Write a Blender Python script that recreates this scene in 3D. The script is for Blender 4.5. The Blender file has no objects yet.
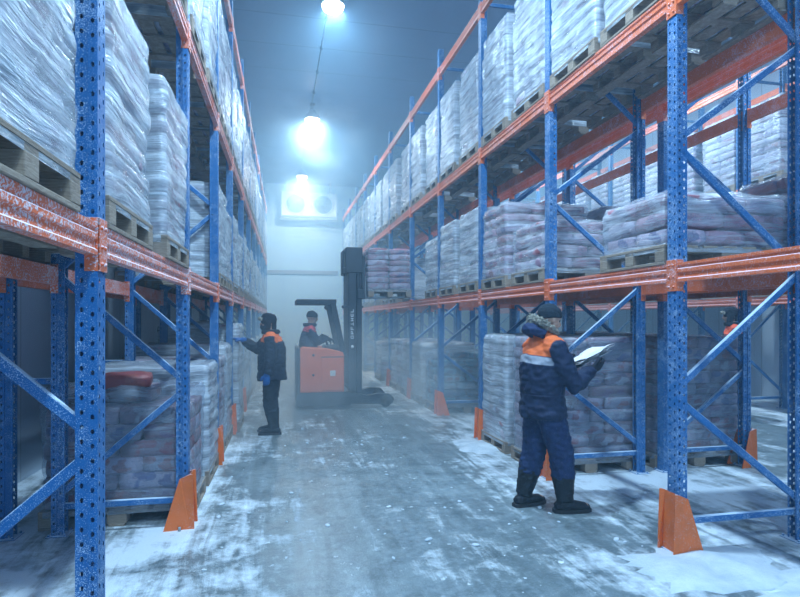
import bpy, bmesh, math, random
from mathutils import Vector, Matrix, noise
R = math.radians
sc = bpy.context.scene
COL = sc.collection

# ------------------------------------------------------------------ helpers
def link(o, parent=None):
    COL.objects.link(o)
    if parent is not None: o.parent = parent
    return o
def tag(o, label=None, cat=None, group=None, kind=None):
    if label: o['label'] = label
    if cat: o['category'] = cat
    if group: o['group'] = group
    if kind: o['kind'] = kind
    return o
def empty(name, loc=(0,0,0), rz=0.0):
    o = bpy.data.objects.new(name, None); o.empty_display_size = .1
    o.location = loc; o.rotation_euler = (0,0,rz)
    return link(o)
def obj(name, me, parent=None, loc=None, rot=None, mat=None):
    o = bpy.data.objects.new(name, me)
    if loc is not None: o.location = loc
    if rot is not None: o.rotation_euler = rot
    if mat is not None and not me.materials: me.materials.append(mat)
    return link(o, parent)
def dup(root, **kw):
    c = root.copy(); link(c)
    for ch in list(root.children):
        d = ch.copy(); link(d, c)
        for g in list(ch.children):
            e = g.copy(); link(e, d)
    return c

class MB:
    """collects verts/faces of ONE mesh"""
    def __init__(s): s.v=[]; s.f=[]; s.m=[]; s.sm=[]
    def add(s, vs, fs, mi=0, smooth=False):
        b=len(s.v); s.v += [tuple(v) for v in vs]
        for f in fs: s.f.append([b+i for i in f]); s.m.append(mi); s.sm.append(smooth)
    def box(s, lo, hi, mi=0, M=None, bev=0.0):
        x0,y0,z0=lo; x1,y1,z1=hi
        if bev>0:
            b=bev; vs=[]
            # chamfered box: 24 verts
            for sx in (0,1):
                for sy in (0,1):
                    for sz in (0,1):
                        X=(x0,x1)[sx]; Y=(y0,y1)[sy]; Z=(z0,z1)[sz]
                        ix=X+(b if sx==0 else -b); iy=Y+(b if sy==0 else -b); iz=Z+(b if sz==0 else -b)
                        vs += [(X,iy,iz),(ix,Y,iz),(ix,iy,Z)]
            def I(sx,sy,sz,k): return (sx*4+sy*2+sz)*3+k
            fs=[]
            for k,(a,c) in enumerate((((1),(2)),((0),(2)),((0),(1)))):
                for sgn in (0,1):
                    q=[]
                    for (p,r) in ((0,0),(1,0),(1,1),(0,1)):
                        t=[0,0,0]; t[k]=sgn; t[a]=p; t[c]=r; q.append(I(*t,k))
                    fs.append(q)
            for k in range(3):      # edges along axis k
                a,c=[i for i in range(3) if i!=k]
                for p in (0,1):
                    for r in (0,1):
                        t0=[0,0,0]; t0[a]=p; t0[c]=r; t1=list(t0); t1[k]=1
                        fs.append([I(*t0,a),I(*t0,c),I(*t1,c),I(*t1,a)])
            for sx in (0,1):
                for sy in (0,1):
                    for sz in (0,1): fs.append([I(sx,sy,sz,0),I(sx,sy,sz,1),I(sx,sy,sz,2)])
        else:
            vs=[(x0,y0,z0),(x1,y0,z0),(x1,y1,z0),(x0,y1,z0),(x0,y0,z1),(x1,y0,z1),(x1,y1,z1),(x0,y1,z1)]
            fs=[(0,3,2,1),(4,5,6,7),(0,1,5,4),(1,2,6,5),(2,3,7,6),(3,0,4,7)]
        if M is not None: vs=[M@Vector(v) for v in vs]
        s.add(vs,fs,mi)
    def prism(s, poly, z0, z1, M=None, mi=0):
        n=len(poly); vs=[(p[0],p[1],z0) for p in poly]+[(p[0],p[1],z1) for p in poly]
        if M is not None: vs=[M@Vector(v) for v in vs]
        fs=[list(range(n))[::-1], list(range(n,2*n))]+[[i,(i+1)%n,n+(i+1)%n,n+i] for i in range(n)]
        s.add(vs,fs,mi)
    def tube(s, pts, rad, n=12, mi=0, caps=True, side=None):
        """loft of elliptical rings; rad: number, list of numbers or of (a,b)"""
        pts=[Vector(p) for p in pts]
        if not isinstance(rad,(list,tuple)): rad=[rad]*len(pts)
        rr=[(r,r) if not isinstance(r,(list,tuple)) else r for r in rad]
        rings=[]; prev=None
        for i,p in enumerate(pts):
            t=(pts[min(i+1,len(pts)-1)]-pts[max(i-1,0)])
            if t.length<1e-9: t=Vector((0,0,1))
            t.normalize()
            if side is not None: u=Vector(side)-t*Vector(side).dot(t)
            elif prev is not None: u=prev-t*prev.dot(t)
            else:
                u=Vector((1,0,0)); u=u-t*u.dot(t)
                if u.length<.2: u=Vector((0,1,0)); u=u-t*u.dot(t)
            u.normalize(); prev=u; w=t.cross(u)
            rings.append([p+u*math.cos(2*math.pi*k/n)*rr[i][0]+w*math.sin(2*math.pi*k/n)*rr[i][1] for k in range(n)])
        vs=[v for r_ in rings for v in r_]; fs=[]
        for i in range(len(rings)-1):
            for k in range(n):
                fs.append([i*n+k,i*n+(k+1)%n,(i+1)*n+(k+1)%n,(i+1)*n+k])
        if caps: fs.append(list(range(n))[::-1]); fs.append([(len(rings)-1)*n+k for k in range(n)])
        s.add(vs,fs,mi,True)
    def ball(s, c, r, n=12, m=8, mi=0, M=None):
        if not isinstance(r,(list,tuple)): r=(r,r,r)
        vs=[];fs=[]
        for j in range(m+1):
            a=math.pi*j/m
            for k in range(n):
                b=2*math.pi*k/n
                v=Vector((math.sin(a)*math.cos(b)*r[0],math.sin(a)*math.sin(b)*r[1],math.cos(a)*r[2]))
                if M is not None: v=M@v
                vs.append(v+Vector(c))
        for j in range(m):
            for k in range(n): fs.append([j*n+k,(j+1)*n+k,(j+1)*n+(k+1)%n,j*n+(k+1)%n])
        s.add(vs,fs,mi,True)
    def mesh(s, name, mats, fix=True):
        me=bpy.data.meshes.new(name); me.from_pydata(s.v,[],s.f)
        for m in (mats if isinstance(mats,(list,tuple)) else [mats]): me.materials.append(m)
        me.polygons.foreach_set('material_index',s.m); me.polygons.foreach_set('use_smooth',s.sm)
        if fix:
            bm=bmesh.new(); bm.from_mesh(me)
            bmesh.ops.remove_doubles(bm,verts=bm.verts,dist=1e-5)
            bmesh.ops.recalc_face_normals(bm,faces=bm.faces); bm.to_mesh(me); bm.free()
        me.update(); return me

def align(p, q):
    """matrix whose z axis runs p->q, origin p"""
    p=Vector(p); q=Vector(q); z=(q-p).normalized()
    x=Vector((0,1,0)); x=(x-z*x.dot(z))
    if x.length<.1: x=Vector((1,0,0)); x=x-z*x.dot(z)
    x.normalize(); y=z.cross(x)
    M=Matrix((x,y,z)).transposed().to_4x4(); M.translation=p
    return M,(q-p).length

def remeshed(mb, name, mats, voxel=.012, smooth=4, wr=0.0, wscale=.08, seed=0):
    me=mb.mesh(name+'_src',mats)
    o=bpy.data.objects.new('tmp',me); COL.objects.link(o)
    m=o.modifiers.new('r','REMESH'); m.mode='VOXEL'; m.voxel_size=voxel; m.use_smooth_shade=True
    m=o.modifiers.new('s','SMOOTH'); m.iterations=smooth; m.factor=.5
    dg=bpy.context.evaluated_depsgraph_get(); dg.update()
    out=bpy.data.meshes.new_from_object(o.evaluated_get(dg)); out.name=name
    bpy.data.objects.remove(o); bpy.data.meshes.remove(me)
    if wr>0:
        off=Vector((seed*7.3,seed*3.1,0))
        nn=[v.normal.copy() for v in out.vertices]
        for v,nr in zip(out.vertices,nn):
            q=v.co+off
            a=noise.noise(Vector((q.x/wscale,q.y/wscale,q.z/(wscale*.45))))
            b=noise.noise(Vector((q.x/wscale*2.1,q.y/wscale*2.1,q.z/(wscale*.5))))
            v.co += nr*wr*(a-abs(b)*.8)
    out.materials.clear()
    for m in (mats if isinstance(mats,(list,tuple)) else [mats]): out.materials.append(m)
    for p in out.polygons: p.use_smooth=True
    return out

# ------------------------------------------------------------------ materials
class NT:
    def __init__(s,name,vol=False):
        s.m=bpy.data.materials.new(name); s.m.use_nodes=True; s.t=s.m.node_tree; s.t.nodes.clear()
        s.out=s.t.nodes.new('ShaderNodeOutputMaterial')
    def n(s,typ,**kw):
        nd=s.t.nodes.new(typ)
        for k,v in kw.items():
            if k.startswith('i_'):
                key=k[2:].replace('_',' '); nd.inputs[key].default_value=v
            else: setattr(nd,k,v)
        return nd
    def l(s,a,b): s.t.links.new(a,b)
    def val(s,x,sock):
        if hasattr(x,'links') or hasattr(x,'is_linked'): s.l(x,sock)
        else: sock.default_value=x
    def coord(s,kind='Object',scale=(1,1,1),rot=(0,0,0)):
        tc=s.n('ShaderNodeTexCoord'); mp=s.n('ShaderNodeMapping')
        mp.inputs['Scale'].default_value=scale; mp.inputs['Rotation'].default_value=rot
        if kind=='World':
            g=s.n('ShaderNodeNewGeometry'); s.l(g.outputs['Position'],mp.inputs[0])
        else: s.l(tc.outputs[kind],mp.inputs[0])
        return mp.outputs[0]
    def noise(s,co,scale,detail=4,rough=.55,dist=0):
        nd=s.n('ShaderNodeTexNoise'); nd.inputs['Scale'].default_value=scale; nd.inputs['Detail'].default_value=detail
        nd.inputs['Roughness'].default_value=rough; nd.inputs['Distortion'].default_value=dist
        s.l(co,nd.inputs['Vector']); return nd.outputs['Fac']
    def ramp(s,fac,a,b,lo=0.,hi=1.):
        nd=s.n('ShaderNodeMapRange'); s.val(fac,nd.inputs[0])
        nd.inputs[1].default_value=a; nd.inputs[2].default_value=b; nd.inputs[3].default_value=lo; nd.inputs[4].default_value=hi
        return nd.outputs[0]
    def math(s,op,a,b=0.0,c=None,clamp=False):
        nd=s.n('ShaderNodeMath',operation=op); nd.use_clamp=clamp; s.val(a,nd.inputs[0]); s.val(b,nd.inputs[1])
        if c is not None: s.val(c,nd.inputs[2])
        return nd.outputs[0]
    def mix(s,fac,a,b):
        nd=s.n('ShaderNodeMix',data_type='RGBA'); s.val(fac,nd.inputs[0])
        s.val(a if not isinstance(a,tuple) else (*a,1)[:4],nd.inputs[6]); s.val(b if not isinstance(b,tuple) else (*b,1)[:4],nd.inputs[7])
        return nd.outputs[2]
    def bump(s,h,strength=.3,dist=.01):
        nd=s.n('ShaderNodeBump'); nd.inputs['Strength'].default_value=strength; nd.inputs['Distance'].default_value=dist
        s.l(h,nd.inputs['Height']); return nd.outputs[0]
    def bsdf(s,color,rough=.5,metal=0.,normal=None,spec=.5,sheen=0,link_out=True,trans=0):
        b=s.n('ShaderNodeBsdfPrincipled'); s.val(color if not isinstance(color,tuple) else (*color,1)[:4],b.inputs['Base Color'])
        s.val(rough,b.inputs['Roughness']); s.val(metal,b.inputs['Metallic']); b.inputs['Specular IOR Level'].default_value=spec
        if normal is not None: s.l(normal,b.inputs['Normal'])
        if link_out: s.l(b.outputs[0],s.out.inputs[0])
        return b
    def upness(s):
        g=s.n('ShaderNodeNewGeometry'); x=s.n('ShaderNodeSeparateXYZ'); s.l(g.outputs['Normal'],x.inputs[0]); return x.outputs[2]

FROST=(.62,.76,.92)
def painted(name,col,frost=.35,rough=.45,grit=260,metal=0.0,dirt=.25,fcol=FROST,up=.5):
    """painted steel speckled with hoar frost; more of it on faces that look up"""
    t=NT(name); w=t.coord('World')
    fine=t.noise(w,grit*.8,2,.6); mid=t.noise(w,14,4,.6); big=t.noise(w,2.3,3,.5)
    upn=t.ramp(t.upness(),.25,.9,0,up)
    cover=t.math('ADD',t.math('ADD',t.math('MULTIPLY',mid,.5),t.math('MULTIPLY',big,.5)),upn)
    thr=t.math('SUBTRACT',1.06-frost*.62,t.math('MULTIPLY',cover,.62))
    f=t.math('MULTIPLY',t.math('SUBTRACT',fine,thr),7.0,clamp=True)
    veil=t.ramp(cover,.5,1.15,.0,.05+.42*frost)
    f=t.math('MAXIMUM',t.math('MULTIPLY',f,.85),veil)
    base=t.mix(t.ramp(t.noise(w,5,5,.65),.42,.7,0,dirt),col,tuple(c*.45 for c in col))
    c=t.mix(f,base,fcol)
    t.bsdf(c,t.ramp(f,0,1,rough,.85),metal,t.bump(f,.35,.004))
    return t.m
def simple(name,col,rough=.5,metal=0.,nz=0,nscale=20,bump=0,spec=.5):
    t=NT(name); w=t.coord('Object'); c=col
    nr=None
    if nz: c=t.mix(t.noise(w,nscale,4),tuple(max(0,x*(1-nz)) for x in col),tuple(x*(1+nz) for x in col))
    if bump: nr=t.bump(t.noise(w,nscale*2,4),bump,.01)
    t.bsdf(c,rough,metal,nr,spec); return t.m

M={}
M['blue']=painted('blue_paint_right',(.004,.125,.36),.31,up=.85)
M['blueL']=painted('blue_paint_left',(.004,.130,.38),.32,up=.85)
M['orange']=painted('orange_beam_paint',(.82,.155,.036),.32,grit=170,up=.45,fcol=(.82,.66,.74))
M['orangeL']=painted('orange_beam_paint_frosted',(.84,.15,.04),.44,grit=110,up=.8,fcol=(.80,.78,.86))
M['guard']=painted('orange_guard_paint',(.84,.16,.02),.20,grit=200,up=.3,dirt=.4)
M['truck_orange']=painted('truck_orange',(.86,.17,.035),.0,grit=150,up=.0,dirt=.1)
M['truck_dark']=painted('truck_dark',(.018,.024,.035),.02,grit=150,up=.05)
M['steel']=painted('zinc_steel',(.35,.38,.42),.1,metal=.6)
M['rubber']=simple('rubber',(.02,.02,.022),.7)
M['white_plastic']=simple('white_plastic',(.8,.82,.85),.4)
M['dark_plastic']=simple('dark_plastic',(.03,.035,.04),.4)

def wood(name,a,b,frost=.2):
    t=NT(name); w=t.coord('Object'); st=t.coord('Object',(3,3,26))
    g=t.noise(st,6,5,.6,.6); c=t.mix(t.ramp(g,.3,.7),a,b)
    oi=t.n('ShaderNodeObjectInfo'); c=t.mix(t.ramp(oi.outputs['Random'],0,1,0,.35),c,tuple(x*.5 for x in a))
    ww=t.coord('World'); f=t.math('MULTIPLY',t.math('SUBTRACT',t.noise(ww,90,3),t.math('SUBTRACT',.72-frost*.25,t.math('MULTIPLY',t.upness(),.1))),6,clamp=True)
    c=t.mix(t.math('MULTIPLY',f,.7),c,FROST)
    t.bsdf(c,.8,0,t.bump(g,.4,.004)); return t.m
M['wood']=wood('weathered_pallet_wood',(.22,.16,.12),(.44,.35,.27))

def bagmat(name,cols,dark=1.0):
    """printed frozen-goods sacks; each sack gets its own tint"""
    t=NT(name); g=t.n('ShaderNodeNewGeometry'); oi=t.n('ShaderNodeObjectInfo')
    r=t.math('FRACT',t.math('ADD',g.outputs['Random Per Island'],t.math('MULTIPLY',oi.outputs['Random'],3.7)))
    cr=t.n('ShaderNodeValToRGB'); t.l(r,cr.inputs[0]); cr.color_ramp.interpolation='CONSTANT'
    e=cr.color_ramp.elements
    while len(e)<len(cols): e.new(.5)
    for i,cc in enumerate(cols): e[i].position=i/len(cols); e[i].color=(*[x*dark for x in cc],1)
    w=t.coord('Object',(1,1,1)); 
    blot=t.ramp(t.noise(w,9,2,.4),.54,.60)
    pr=t.n('ShaderNodeValToRGB'); t.l(t.math('FRACT',t.math('MULTIPLY',r,7.3)),pr.inputs[0]); pr.color_ramp.interpolation='CONSTANT'
    pe=pr.color_ramp.elements; pc=[(.30,.05,.06),(.06,.07,.22),(.22,.12,.20),(.5,.5,.55),(.34,.10,.08)]
    while len(pe)<5: pe.new(.5)
    for i,cc in enumerate(pc): pe[i].position=i/5; pe[i].color=(*cc,1)
    c=t.mix(t.math('MULTIPLY',blot,.75),cr.outputs[0],pr.outputs[0])
    # small print like scribbles
    ink=t.ramp(t.noise(t.coord('Object',(1,1,3.2)),38,3,.6),.60,.64); c=t.mix(t.math('MULTIPLY',ink,.55),c,(.05,.045,.09))
    t.bsdf(c,.42,0,t.bump(t.noise(w,30,3),.5,.012)); return t.m
M['bag_white']=bagmat('sack_print_pale',[(.56,.54,.64),(.44,.35,.42),(.62,.62,.70),(.36,.24,.30),(.52,.48,.60)])
M['bag_brown']=bagmat('sack_print_mauve',[(.34,.27,.32),(.28,.20,.23),(.40,.34,.42),(.24,.15,.17),(.33,.30,.36)])
M['bag_red']=bagmat('sack_print_red',[(.40,.09,.08),(.34,.12,.12),(.45,.16,.14),(.28,.06,.06),(.40,.26,.26)])
M['bag_teal']=bagmat('sack_print_teal',[(.04,.30,.42),(.05,.22,.36),(.16,.40,.50),(.04,.18,.30),(.30,.45,.52)])
M['bag_pink']=bagmat('sack_print_pink',[(.52,.28,.34),(.46,.20,.25),(.60,.46,.54),(.36,.15,.18),(.52,.38,.46)])

def film(name,lo,hi,col=(.74,.83,.93),rough=.26):
    """stretch film: streaky, pulled diagonally, milky with frost"""
    t=NT(name); oi=t.n('ShaderNodeObjectInfo')
    tc=t.n('ShaderNodeTexCoord'); mp=t.n('ShaderNodeMapping'); mp.inputs['Scale'].default_value=(3,3,20); 
    # uv: u around the load, v up; sheared for diagonal pull lines
    mpu=t.n('ShaderNodeMapping'); mpu.inputs['Rotation'].default_value=(0,0,R(32)); mpu.inputs['Scale'].default_value=(1.1,11,1)
    cmb=t.n('ShaderNodeCombineXYZ'); t.l(t.math('MULTIPLY',oi.outputs['Random'],40),cmb.inputs[2]); 
    add=t.n('ShaderNodeVectorMath',operation='ADD'); t.l(tc.outputs['UV'],add.inputs[0]); t.l(cmb.outputs[0],add.inputs[1])
    t.l(add.outputs[0],mpu.inputs[0])
    s1=t.noise(mpu.outputs[0],1.6,5,.6,.4)
    mpb=t.n('ShaderNodeMapping'); mpb.inputs['Rotation'].default_value=(0,0,R(-6)); mpb.inputs['Scale'].default_value=(1.2,26,1); t.l(add.outputs[0],mpb.inputs[0])
    s2=t.noise(mpb.outputs[0],1.7,4,.6,.8)
    blob=t.noise(add.outputs[0],3.2,4,.6)
    st=t.math('ADD',t.math('MULTIPLY',s1,.45),t.math('MULTIPLY',s2,.30)); st=t.math('ADD',st,t.math('MULTIPLY',blob,.25))
    cov=t.ramp(st,.36,.62,lo,hi)
    b=t.bsdf(t.mix(t.ramp(st,.38,.64),tuple(x*.62 for x in col),col),rough,0,t.bump(t.math('ADD',st,t.math('MULTIPLY',blob,.5)),.8,.05),.8,link_out=False)
    tr=t.n('ShaderNodeBsdfTransparent'); tr.inputs[0].default_value=(.93,.96,1,1)
    mx=t.n('ShaderNodeMixShader'); t.l(cov,mx.inputs[0]); t.l(tr.outputs[0],mx.inputs[1]); t.l(b.outputs[0],mx.inputs[2])
    t.l(mx.outputs[0],t.out.inputs[0]); return t.m
M['film_white']=film('stretch_film_milky',.30,.98,(.72,.79,.87),.20)
M['film_mid']=film('stretch_film_hazy',.06,.66,(.76,.82,.92),.24)
M['film_clear']=film('stretch_film_clear',.04,.50,(.62,.70,.82))

def mk_floor():
    t=NT('icy_concrete'); w=t.coord('World')
    sep=t.n('ShaderNodeSeparateXYZ'); t.l(w,sep.inputs[0]); X=sep.outputs[0]; Y=sep.outputs[1]
    n1=t.noise(w,.9,6,.62,.5); n2=t.noise(w,3.6,6,.65,.3); n3=t.noise(w,16,5,.65); n4=t.noise(w,70,3,.6)
    streak=t.noise(t.coord('World',(4.2,.42,1)),1.6,6,.62,.7)
    # where wheels keep the aisle clear: distance from the aisle centre lines
    d1=t.math('ABSOLUTE',t.math('SUBTRACT',X,1.0)); d2=t.math('ABSOLUTE',t.math('SUBTRACT',X,6.6))
    d=t.math('MINIMUM',d1,d2)
    side=t.ramp(d,.75,1.85,0,1)
    s=t.math('ADD',t.math('MULTIPLY',n1,.40),t.math('ADD',t.math('MULTIPLY',n2,.24),t.math('ADD',t.math('MULTIPLY',streak,.26),t.math('MULTIPLY',n3,.10))))
    snow=t.math('ADD',s,t.math('MULTIPLY',side,.11))
    snowf=t.ramp(snow,.535,.635)
    specks=t.math('MULTIPLY',t.ramp(t.noise(w,11,3,.55),.66,.70),t.ramp(n1,.4,.55,0,1))
    snowf=t.math('MAXIMUM',snowf,specks)
    thin=t.ramp(t.math('ADD',t.math('MULTIPLY',streak,.5),t.math('MULTIPLY',n3,.5)),.44,.66,0,.5)
    base=t.mix(t.ramp(n2,.35,.68),(.095,.13,.145),(.21,.26,.28))
    base=t.mix(thin,base,(.38,.46,.52))
    base=t.mix(t.ramp(n4,.55,.75,0,.25),base,(.6,.68,.75))
    c=t.mix(snowf,base,(.70,.78,.86))
    rough=t.math('ADD',t.ramp(snowf,0,1,.20,.60),t.math('MULTIPLY',n3,.25))
    h=t.math('ADD',t.math('MULTIPLY',snowf,.9),t.math('ADD',t.math('MULTIPLY',n3,.4),t.math('MULTIPLY',n4,.12)))
    t.bsdf(c,rough,0,t.bump(h,.45,.025),.5); return t.m
M['floor']=mk_floor()
def mk_snow():
    t=NT('loose_snow'); w=t.coord('World'); n=t.noise(w,45,5,.7); m=t.noise(w,6,4,.6)
    t.bsdf(t.mix(t.ramp(m,.35,.7),(.52,.61,.70),(.72,.79,.86)),.75,0,t.bump(n,.6,.02),.4); return t.m
M['snow']=mk_snow()
def mk_panel(name,col,pitch,axis,rough,seam=.5):
    t=NT(name); w=t.coord('World'); sep=t.n('ShaderNodeSeparateXYZ'); t.l(w,sep.inputs[0])
    u=t.math('FRACT',t.math('DIVIDE',t.math('ADD',sep.outputs[axis],100),pitch))
    line=t.ramp(t.math('ABSOLUTE',t.math('SUBTRACT',u,.5)),.0,.02/pitch,1,0)
    n=t.noise(w,1.1,5,.6); c=t.mix(t.ramp(n,.3,.7),tuple(x*.88 for x in col),col)
    c=t.mix(t.math('MULTIPLY',line,seam),c,tuple(x*.3 for x in col))
    t.bsdf(c,rough,0,t.bump(t.math('SUBTRACT',t.math('MULTIPLY',n,.2),line),.3,.01)); return t.m
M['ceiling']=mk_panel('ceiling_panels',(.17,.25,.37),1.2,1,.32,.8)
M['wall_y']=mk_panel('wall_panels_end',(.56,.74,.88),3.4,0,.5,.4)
M['wall_x']=mk_panel('wall_panels_side',(.52,.62,.74),1.15,1,.45,.5)
def emis(name,col,s):
    t=NT(name); e=t.n('ShaderNodeEmission'); e.inputs[0].default_value=(*col,1); e.inputs[1].default_value=s
    t.l(e.outputs[0],t.out.inputs[0]); return t.m
M['lamp']=emis('lamp_glow',(.75,.88,1),60)

# ------------------------------------------------------------------ camera
TH=12.3
cam=bpy.data.cameras.new('camera'); co=bpy.data.objects.new('camera',cam); link(co)
co.location=(0,0,1.62); co.rotation_euler=(R(90),0,R(-TH)); cam.sensor_width=36; cam.lens=568/800*36; cam.shift_y=21.5/800
cam.clip_start=.05; sc.camera=co
LR=R(-1.05)   # the left rack runs very slightly off parallel

# ------------------------------------------------------------------ room
def struct(name,mb,mat): o=obj(name,mb.mesh(name,mat)); o['kind']='structure'; return o
XR,YB,YF,H=9.75,24.6,-4.0,7.42
b=MB(); b.box((-5,YF-.2,-.15),(XR+.2,YB+.2,0)); struct('floor',b,M['floor'])
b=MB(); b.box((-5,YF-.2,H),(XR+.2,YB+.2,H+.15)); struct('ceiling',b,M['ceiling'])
b=MB(); b.box((-5,YB,0),(XR+.2,YB+.2,H)); struct('wall_back',b,M['wall_y'])
b=MB(); b.box((-5,YF-.2,0),(XR+.2,YF,H)); struct('wall_front',b,M['wall_y'])
b=MB(); b.box((XR,YF,0),(XR+.2,YB,H)); struct('wall_right',b,M['wall_x'])
b=MB(); b.box((-.2,YF-.3,0),(0,YB+.5,H)); o=struct('wall_left',b,M['wall_x']); o.location=(-2.62,0,0); o.rotation_euler=(0,0,LR)
b=MB()
b.box((-2.0,YB-.05,3.56),(2.62,YB,3.74),bev=.01)
o=struct('trim_1',b,M['steel'])

# ------------------------------------------------------------------ rack parts
def upright_mesh(h=6.24,pitch=.06):
    mb=MB(); n=int(h/pitch)
    def strip(P,U,w,hole=True,off=0.0):
        """P corner (bottom), U horizontal unit, width w, cells up z, one punched slot per cell"""
        P=Vector(P);U=Vector(U);Z=Vector((0,0,1))
        for i in range(n):
            z0=i*pitch; z1=z0+pitch
            a=P+Z*z0; bq=a+U*w; c=a+U*w+Z*pitch; d=a+Z*pitch
            if not hole: mb.add([a,bq,c,d],[(0,1,2,3)]); continue
            ctr=a+U*w/2+Z*pitch*(.5+off); hw=.0075; hh=.0105
            outer=[a,a+U*w/2,bq,bq+Z*pitch/2,c,d+U*w/2,d,a+Z*pitch/2]
            inner=[ctr+U*(-hw*.7)+Z*(-hh*.8),ctr+Z*(-hh),ctr+U*(hw*.7)+Z*(-hh*.8),ctr+U*hw,ctr+U*hw*.7+Z*hh*.8,ctr+Z*hh,ctr-U*hw*.7+Z*hh*.8,ctr-U*hw]
            vs=outer+inner; mb.add(vs,[(k,(k+1)%8,8+(k+1)%8,8+k) for k in range(8)])
    strip((0,.05,0),(0,-1,0),.05,True,.2); strip((0,0,0),(0,-1,0),.05,True,-.2)
    for s in (-1,1):
        y=s*.05
        strip((0,y,0),(1,0,0),.038,True,-.1*s)
        strip((.038,y,0),(0,-s,0),.010,False)
        strip((.038,y-s*.010,0),(1,0,0),.05,True,.2*s)
        strip((.088,y-s*.010,0),(0,-s,0),.016,False)
    me=mb.mesh('upright',M['blue'],fix=False)
    bm=bmesh.new(); bm.from_mesh(me); bmesh.ops.remove_doubles(bm,verts=bm.verts,dist=2e-4); bmesh.ops.recalc_face_normals(bm,faces=bm.faces)
    bm.to_mesh(me); bm.free()
    return me
UPM=upright_mesh(); UPM_L=UPM.copy(); UPM_L.materials[0]=M['blueL']
def plate_mesh(mat):
    mb=MB(); mb.box((-.03,-.08,0),(.12,.08,.008),bev=.002)
    for x,y in ((-.012,-.066),(.1,.066),(.1,-.066),(-.012,.066)): mb.tube([(x,y,.008),(x,y,.022)],.009,6)
    return mb.mesh('foot_plate',mat)
PLM,PLM_L=plate_mesh(M['blue']),plate_mesh(M['blueL'])
def beam_mesh(L,mat):
    prof=[(0,-.065),(0,-.045),(.009,-.038),(.009,-.008),(0,-.001),(0,.022),(.009,.029),(.009,.040),(0,.047),(0,.065),(.05,.065),(.05,-.065)]
    mb=MB(); n=len(prof); vs=[(x,0,z) for x,z in prof]+[(x,L,z) for x,z in prof]
    mb.add(vs,[[i,(i+1)%n,n+(i+1)%n,n+i] for i in range(n)]+[list(range(n)),list(range(n,2*n))[::-1]])
    return mb.mesh('beam',mat)
def conn_mesh(mat):
    mb=MB(); mb.box((-.006,-.058,-.13),(.0,.058-.058,.09),bev=.0015); mb.box((-.006,-.004,-.13),(.052,.0,.09),bev=.001)
    for z in (-.10,-.03,.05): mb.tube([(-.012,-.03,z),(-.004,-.03,z)],.008,8)
    return mb.mesh('beam_connector',mat)
CNM={k:conn_mesh(M[k]) for k in ('orange','orangeL')}
def brace_mesh(p,q,mat):
    Mx,L=align(p,q); mb=MB()
    pr=[(-.022,-.016),(.022,-.016),(.022,.016),(.017,.016),(.017,-.011),(-.017,-.011),(-.017,.016),(-.022,.016)]
    pr=[(-.024,-.016),(.024,-.016),(.024,.016),(-.024,.016)]
    b_=.004; pr=[(-.024+b_,-.016),(.024-b_,-.016),(.024,-.016+b_),(.024,.016-b_),(.024-b_,.016),(-.024+b_,.016),(-.024,.016-b_),(-.024,-.016+b_)]
    mb.prism([(y,x) for x,y in pr][::-1],0,L,Mx)
    for z in (.03,L-.03):
        a=Mx@Vector((-.018,0,z)); c=Mx@Vector((-.028,0,z)); mb.tube([a,c],.011,8)
    return mb.mesh('brace',mat)
LV=(1.95,3.87,5.84)
def rack(name,label,fr,x0,sgn,blue,orange,levels=LV,rear=1.0,origin=0.0,rz=0.0,flip=False,upm=None,plm=None,skip_brace=()):
    """fr: list of (near_edge,far_edge) of the frames along the aisle. sgn=+1 depth runs to +x"""
    root=empty(name,(0,0,0),rz); tag(root,label,'pallet rack','pallet racking rows')
    zig=[(1.12,0),(.30,1),(1.12,0),(1.98,1),(2.86,0),(3.66,1),(4.55,0),(5.4,1)]
    bm_cache={}
    def brace(p,q,parent,loc):
        k=(p,q)
        if k not in bm_cache: bm_cache[k]=brace_mesh(p,q,blue)
        obj('brace',bm_cache[k],parent,loc)
    for i,yc in enumerate(fr):
        for r_ in (0,1):
            fx=x0+sgn*(0 if r_==0 else rear)
            face=(sgn if r_==0 else -sgn)
            u=obj('upright',upm,root,(fx,yc,0),(0,0,0 if face>0 else math.pi))
            obj('foot_plate',plm,u)
        a=.045; bb=rear-.045
        if i in skip_brace: continue
        P=lambda z,r_: (sgn*(bb if (r_!=flip) else a),0.0,z)
        for k in range(len(zig)-1):
            if k==1: continue
            z0,r0=zig[k]; z1,r1=zig[k+1]
            if k==0: brace(P(1.06,0),P(.30,1),root,(x0,yc,0)); continue
            brace(P(z0+.03,r0),P(z1-.03,r1),root,(x0,yc,0))
        brace(P(.21,0),P(.21,1),root,(x0,yc,0)); brace(P(5.93,0),P(5.93,1),root,(x0,yc,0))
    for i in range(len(fr)-1):
        y0=fr[i]+.052; L=fr[i+1]-.052-y0; me=beam_mesh(L,orange)
        for z in levels:
            for r_ in (0,1):
                front=(r_==0)
                fx=x0+sgn*(0 if front else rear); face=(sgn if front else -sgn)
                fx-=face*.002
                if face>0: b_=obj('beam',me,root,(fx,y0,z))
                else: b_=obj('beam',me,root,(fx,y0+L,z),(0,0,math.pi))
                cm=CNM['orangeL' if orange is M['orangeL'] else 'orange']
                obj('beam_connector',cm,b_,(0,0,0))
                c=obj('beam_connector',cm,b_,(0,L,0)); c.scale=(1,-1,1)
    return root
FRR=[1.48,3.48,5.36,7.33,9.35,11.46,13.70,15.77,17.83,19.71,21.65,23.6]
FRL=[.55,2.57,4.72,6.69,8.42,10.45,12.45,14.45,16.45,18.45,20.45,22.4]
FR3=[6.6,8.66,10.7,12.7,14.7,16.7,18.7,20.7,22.7]
XF=2.71; XL=-.76; XB=5.13
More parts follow.
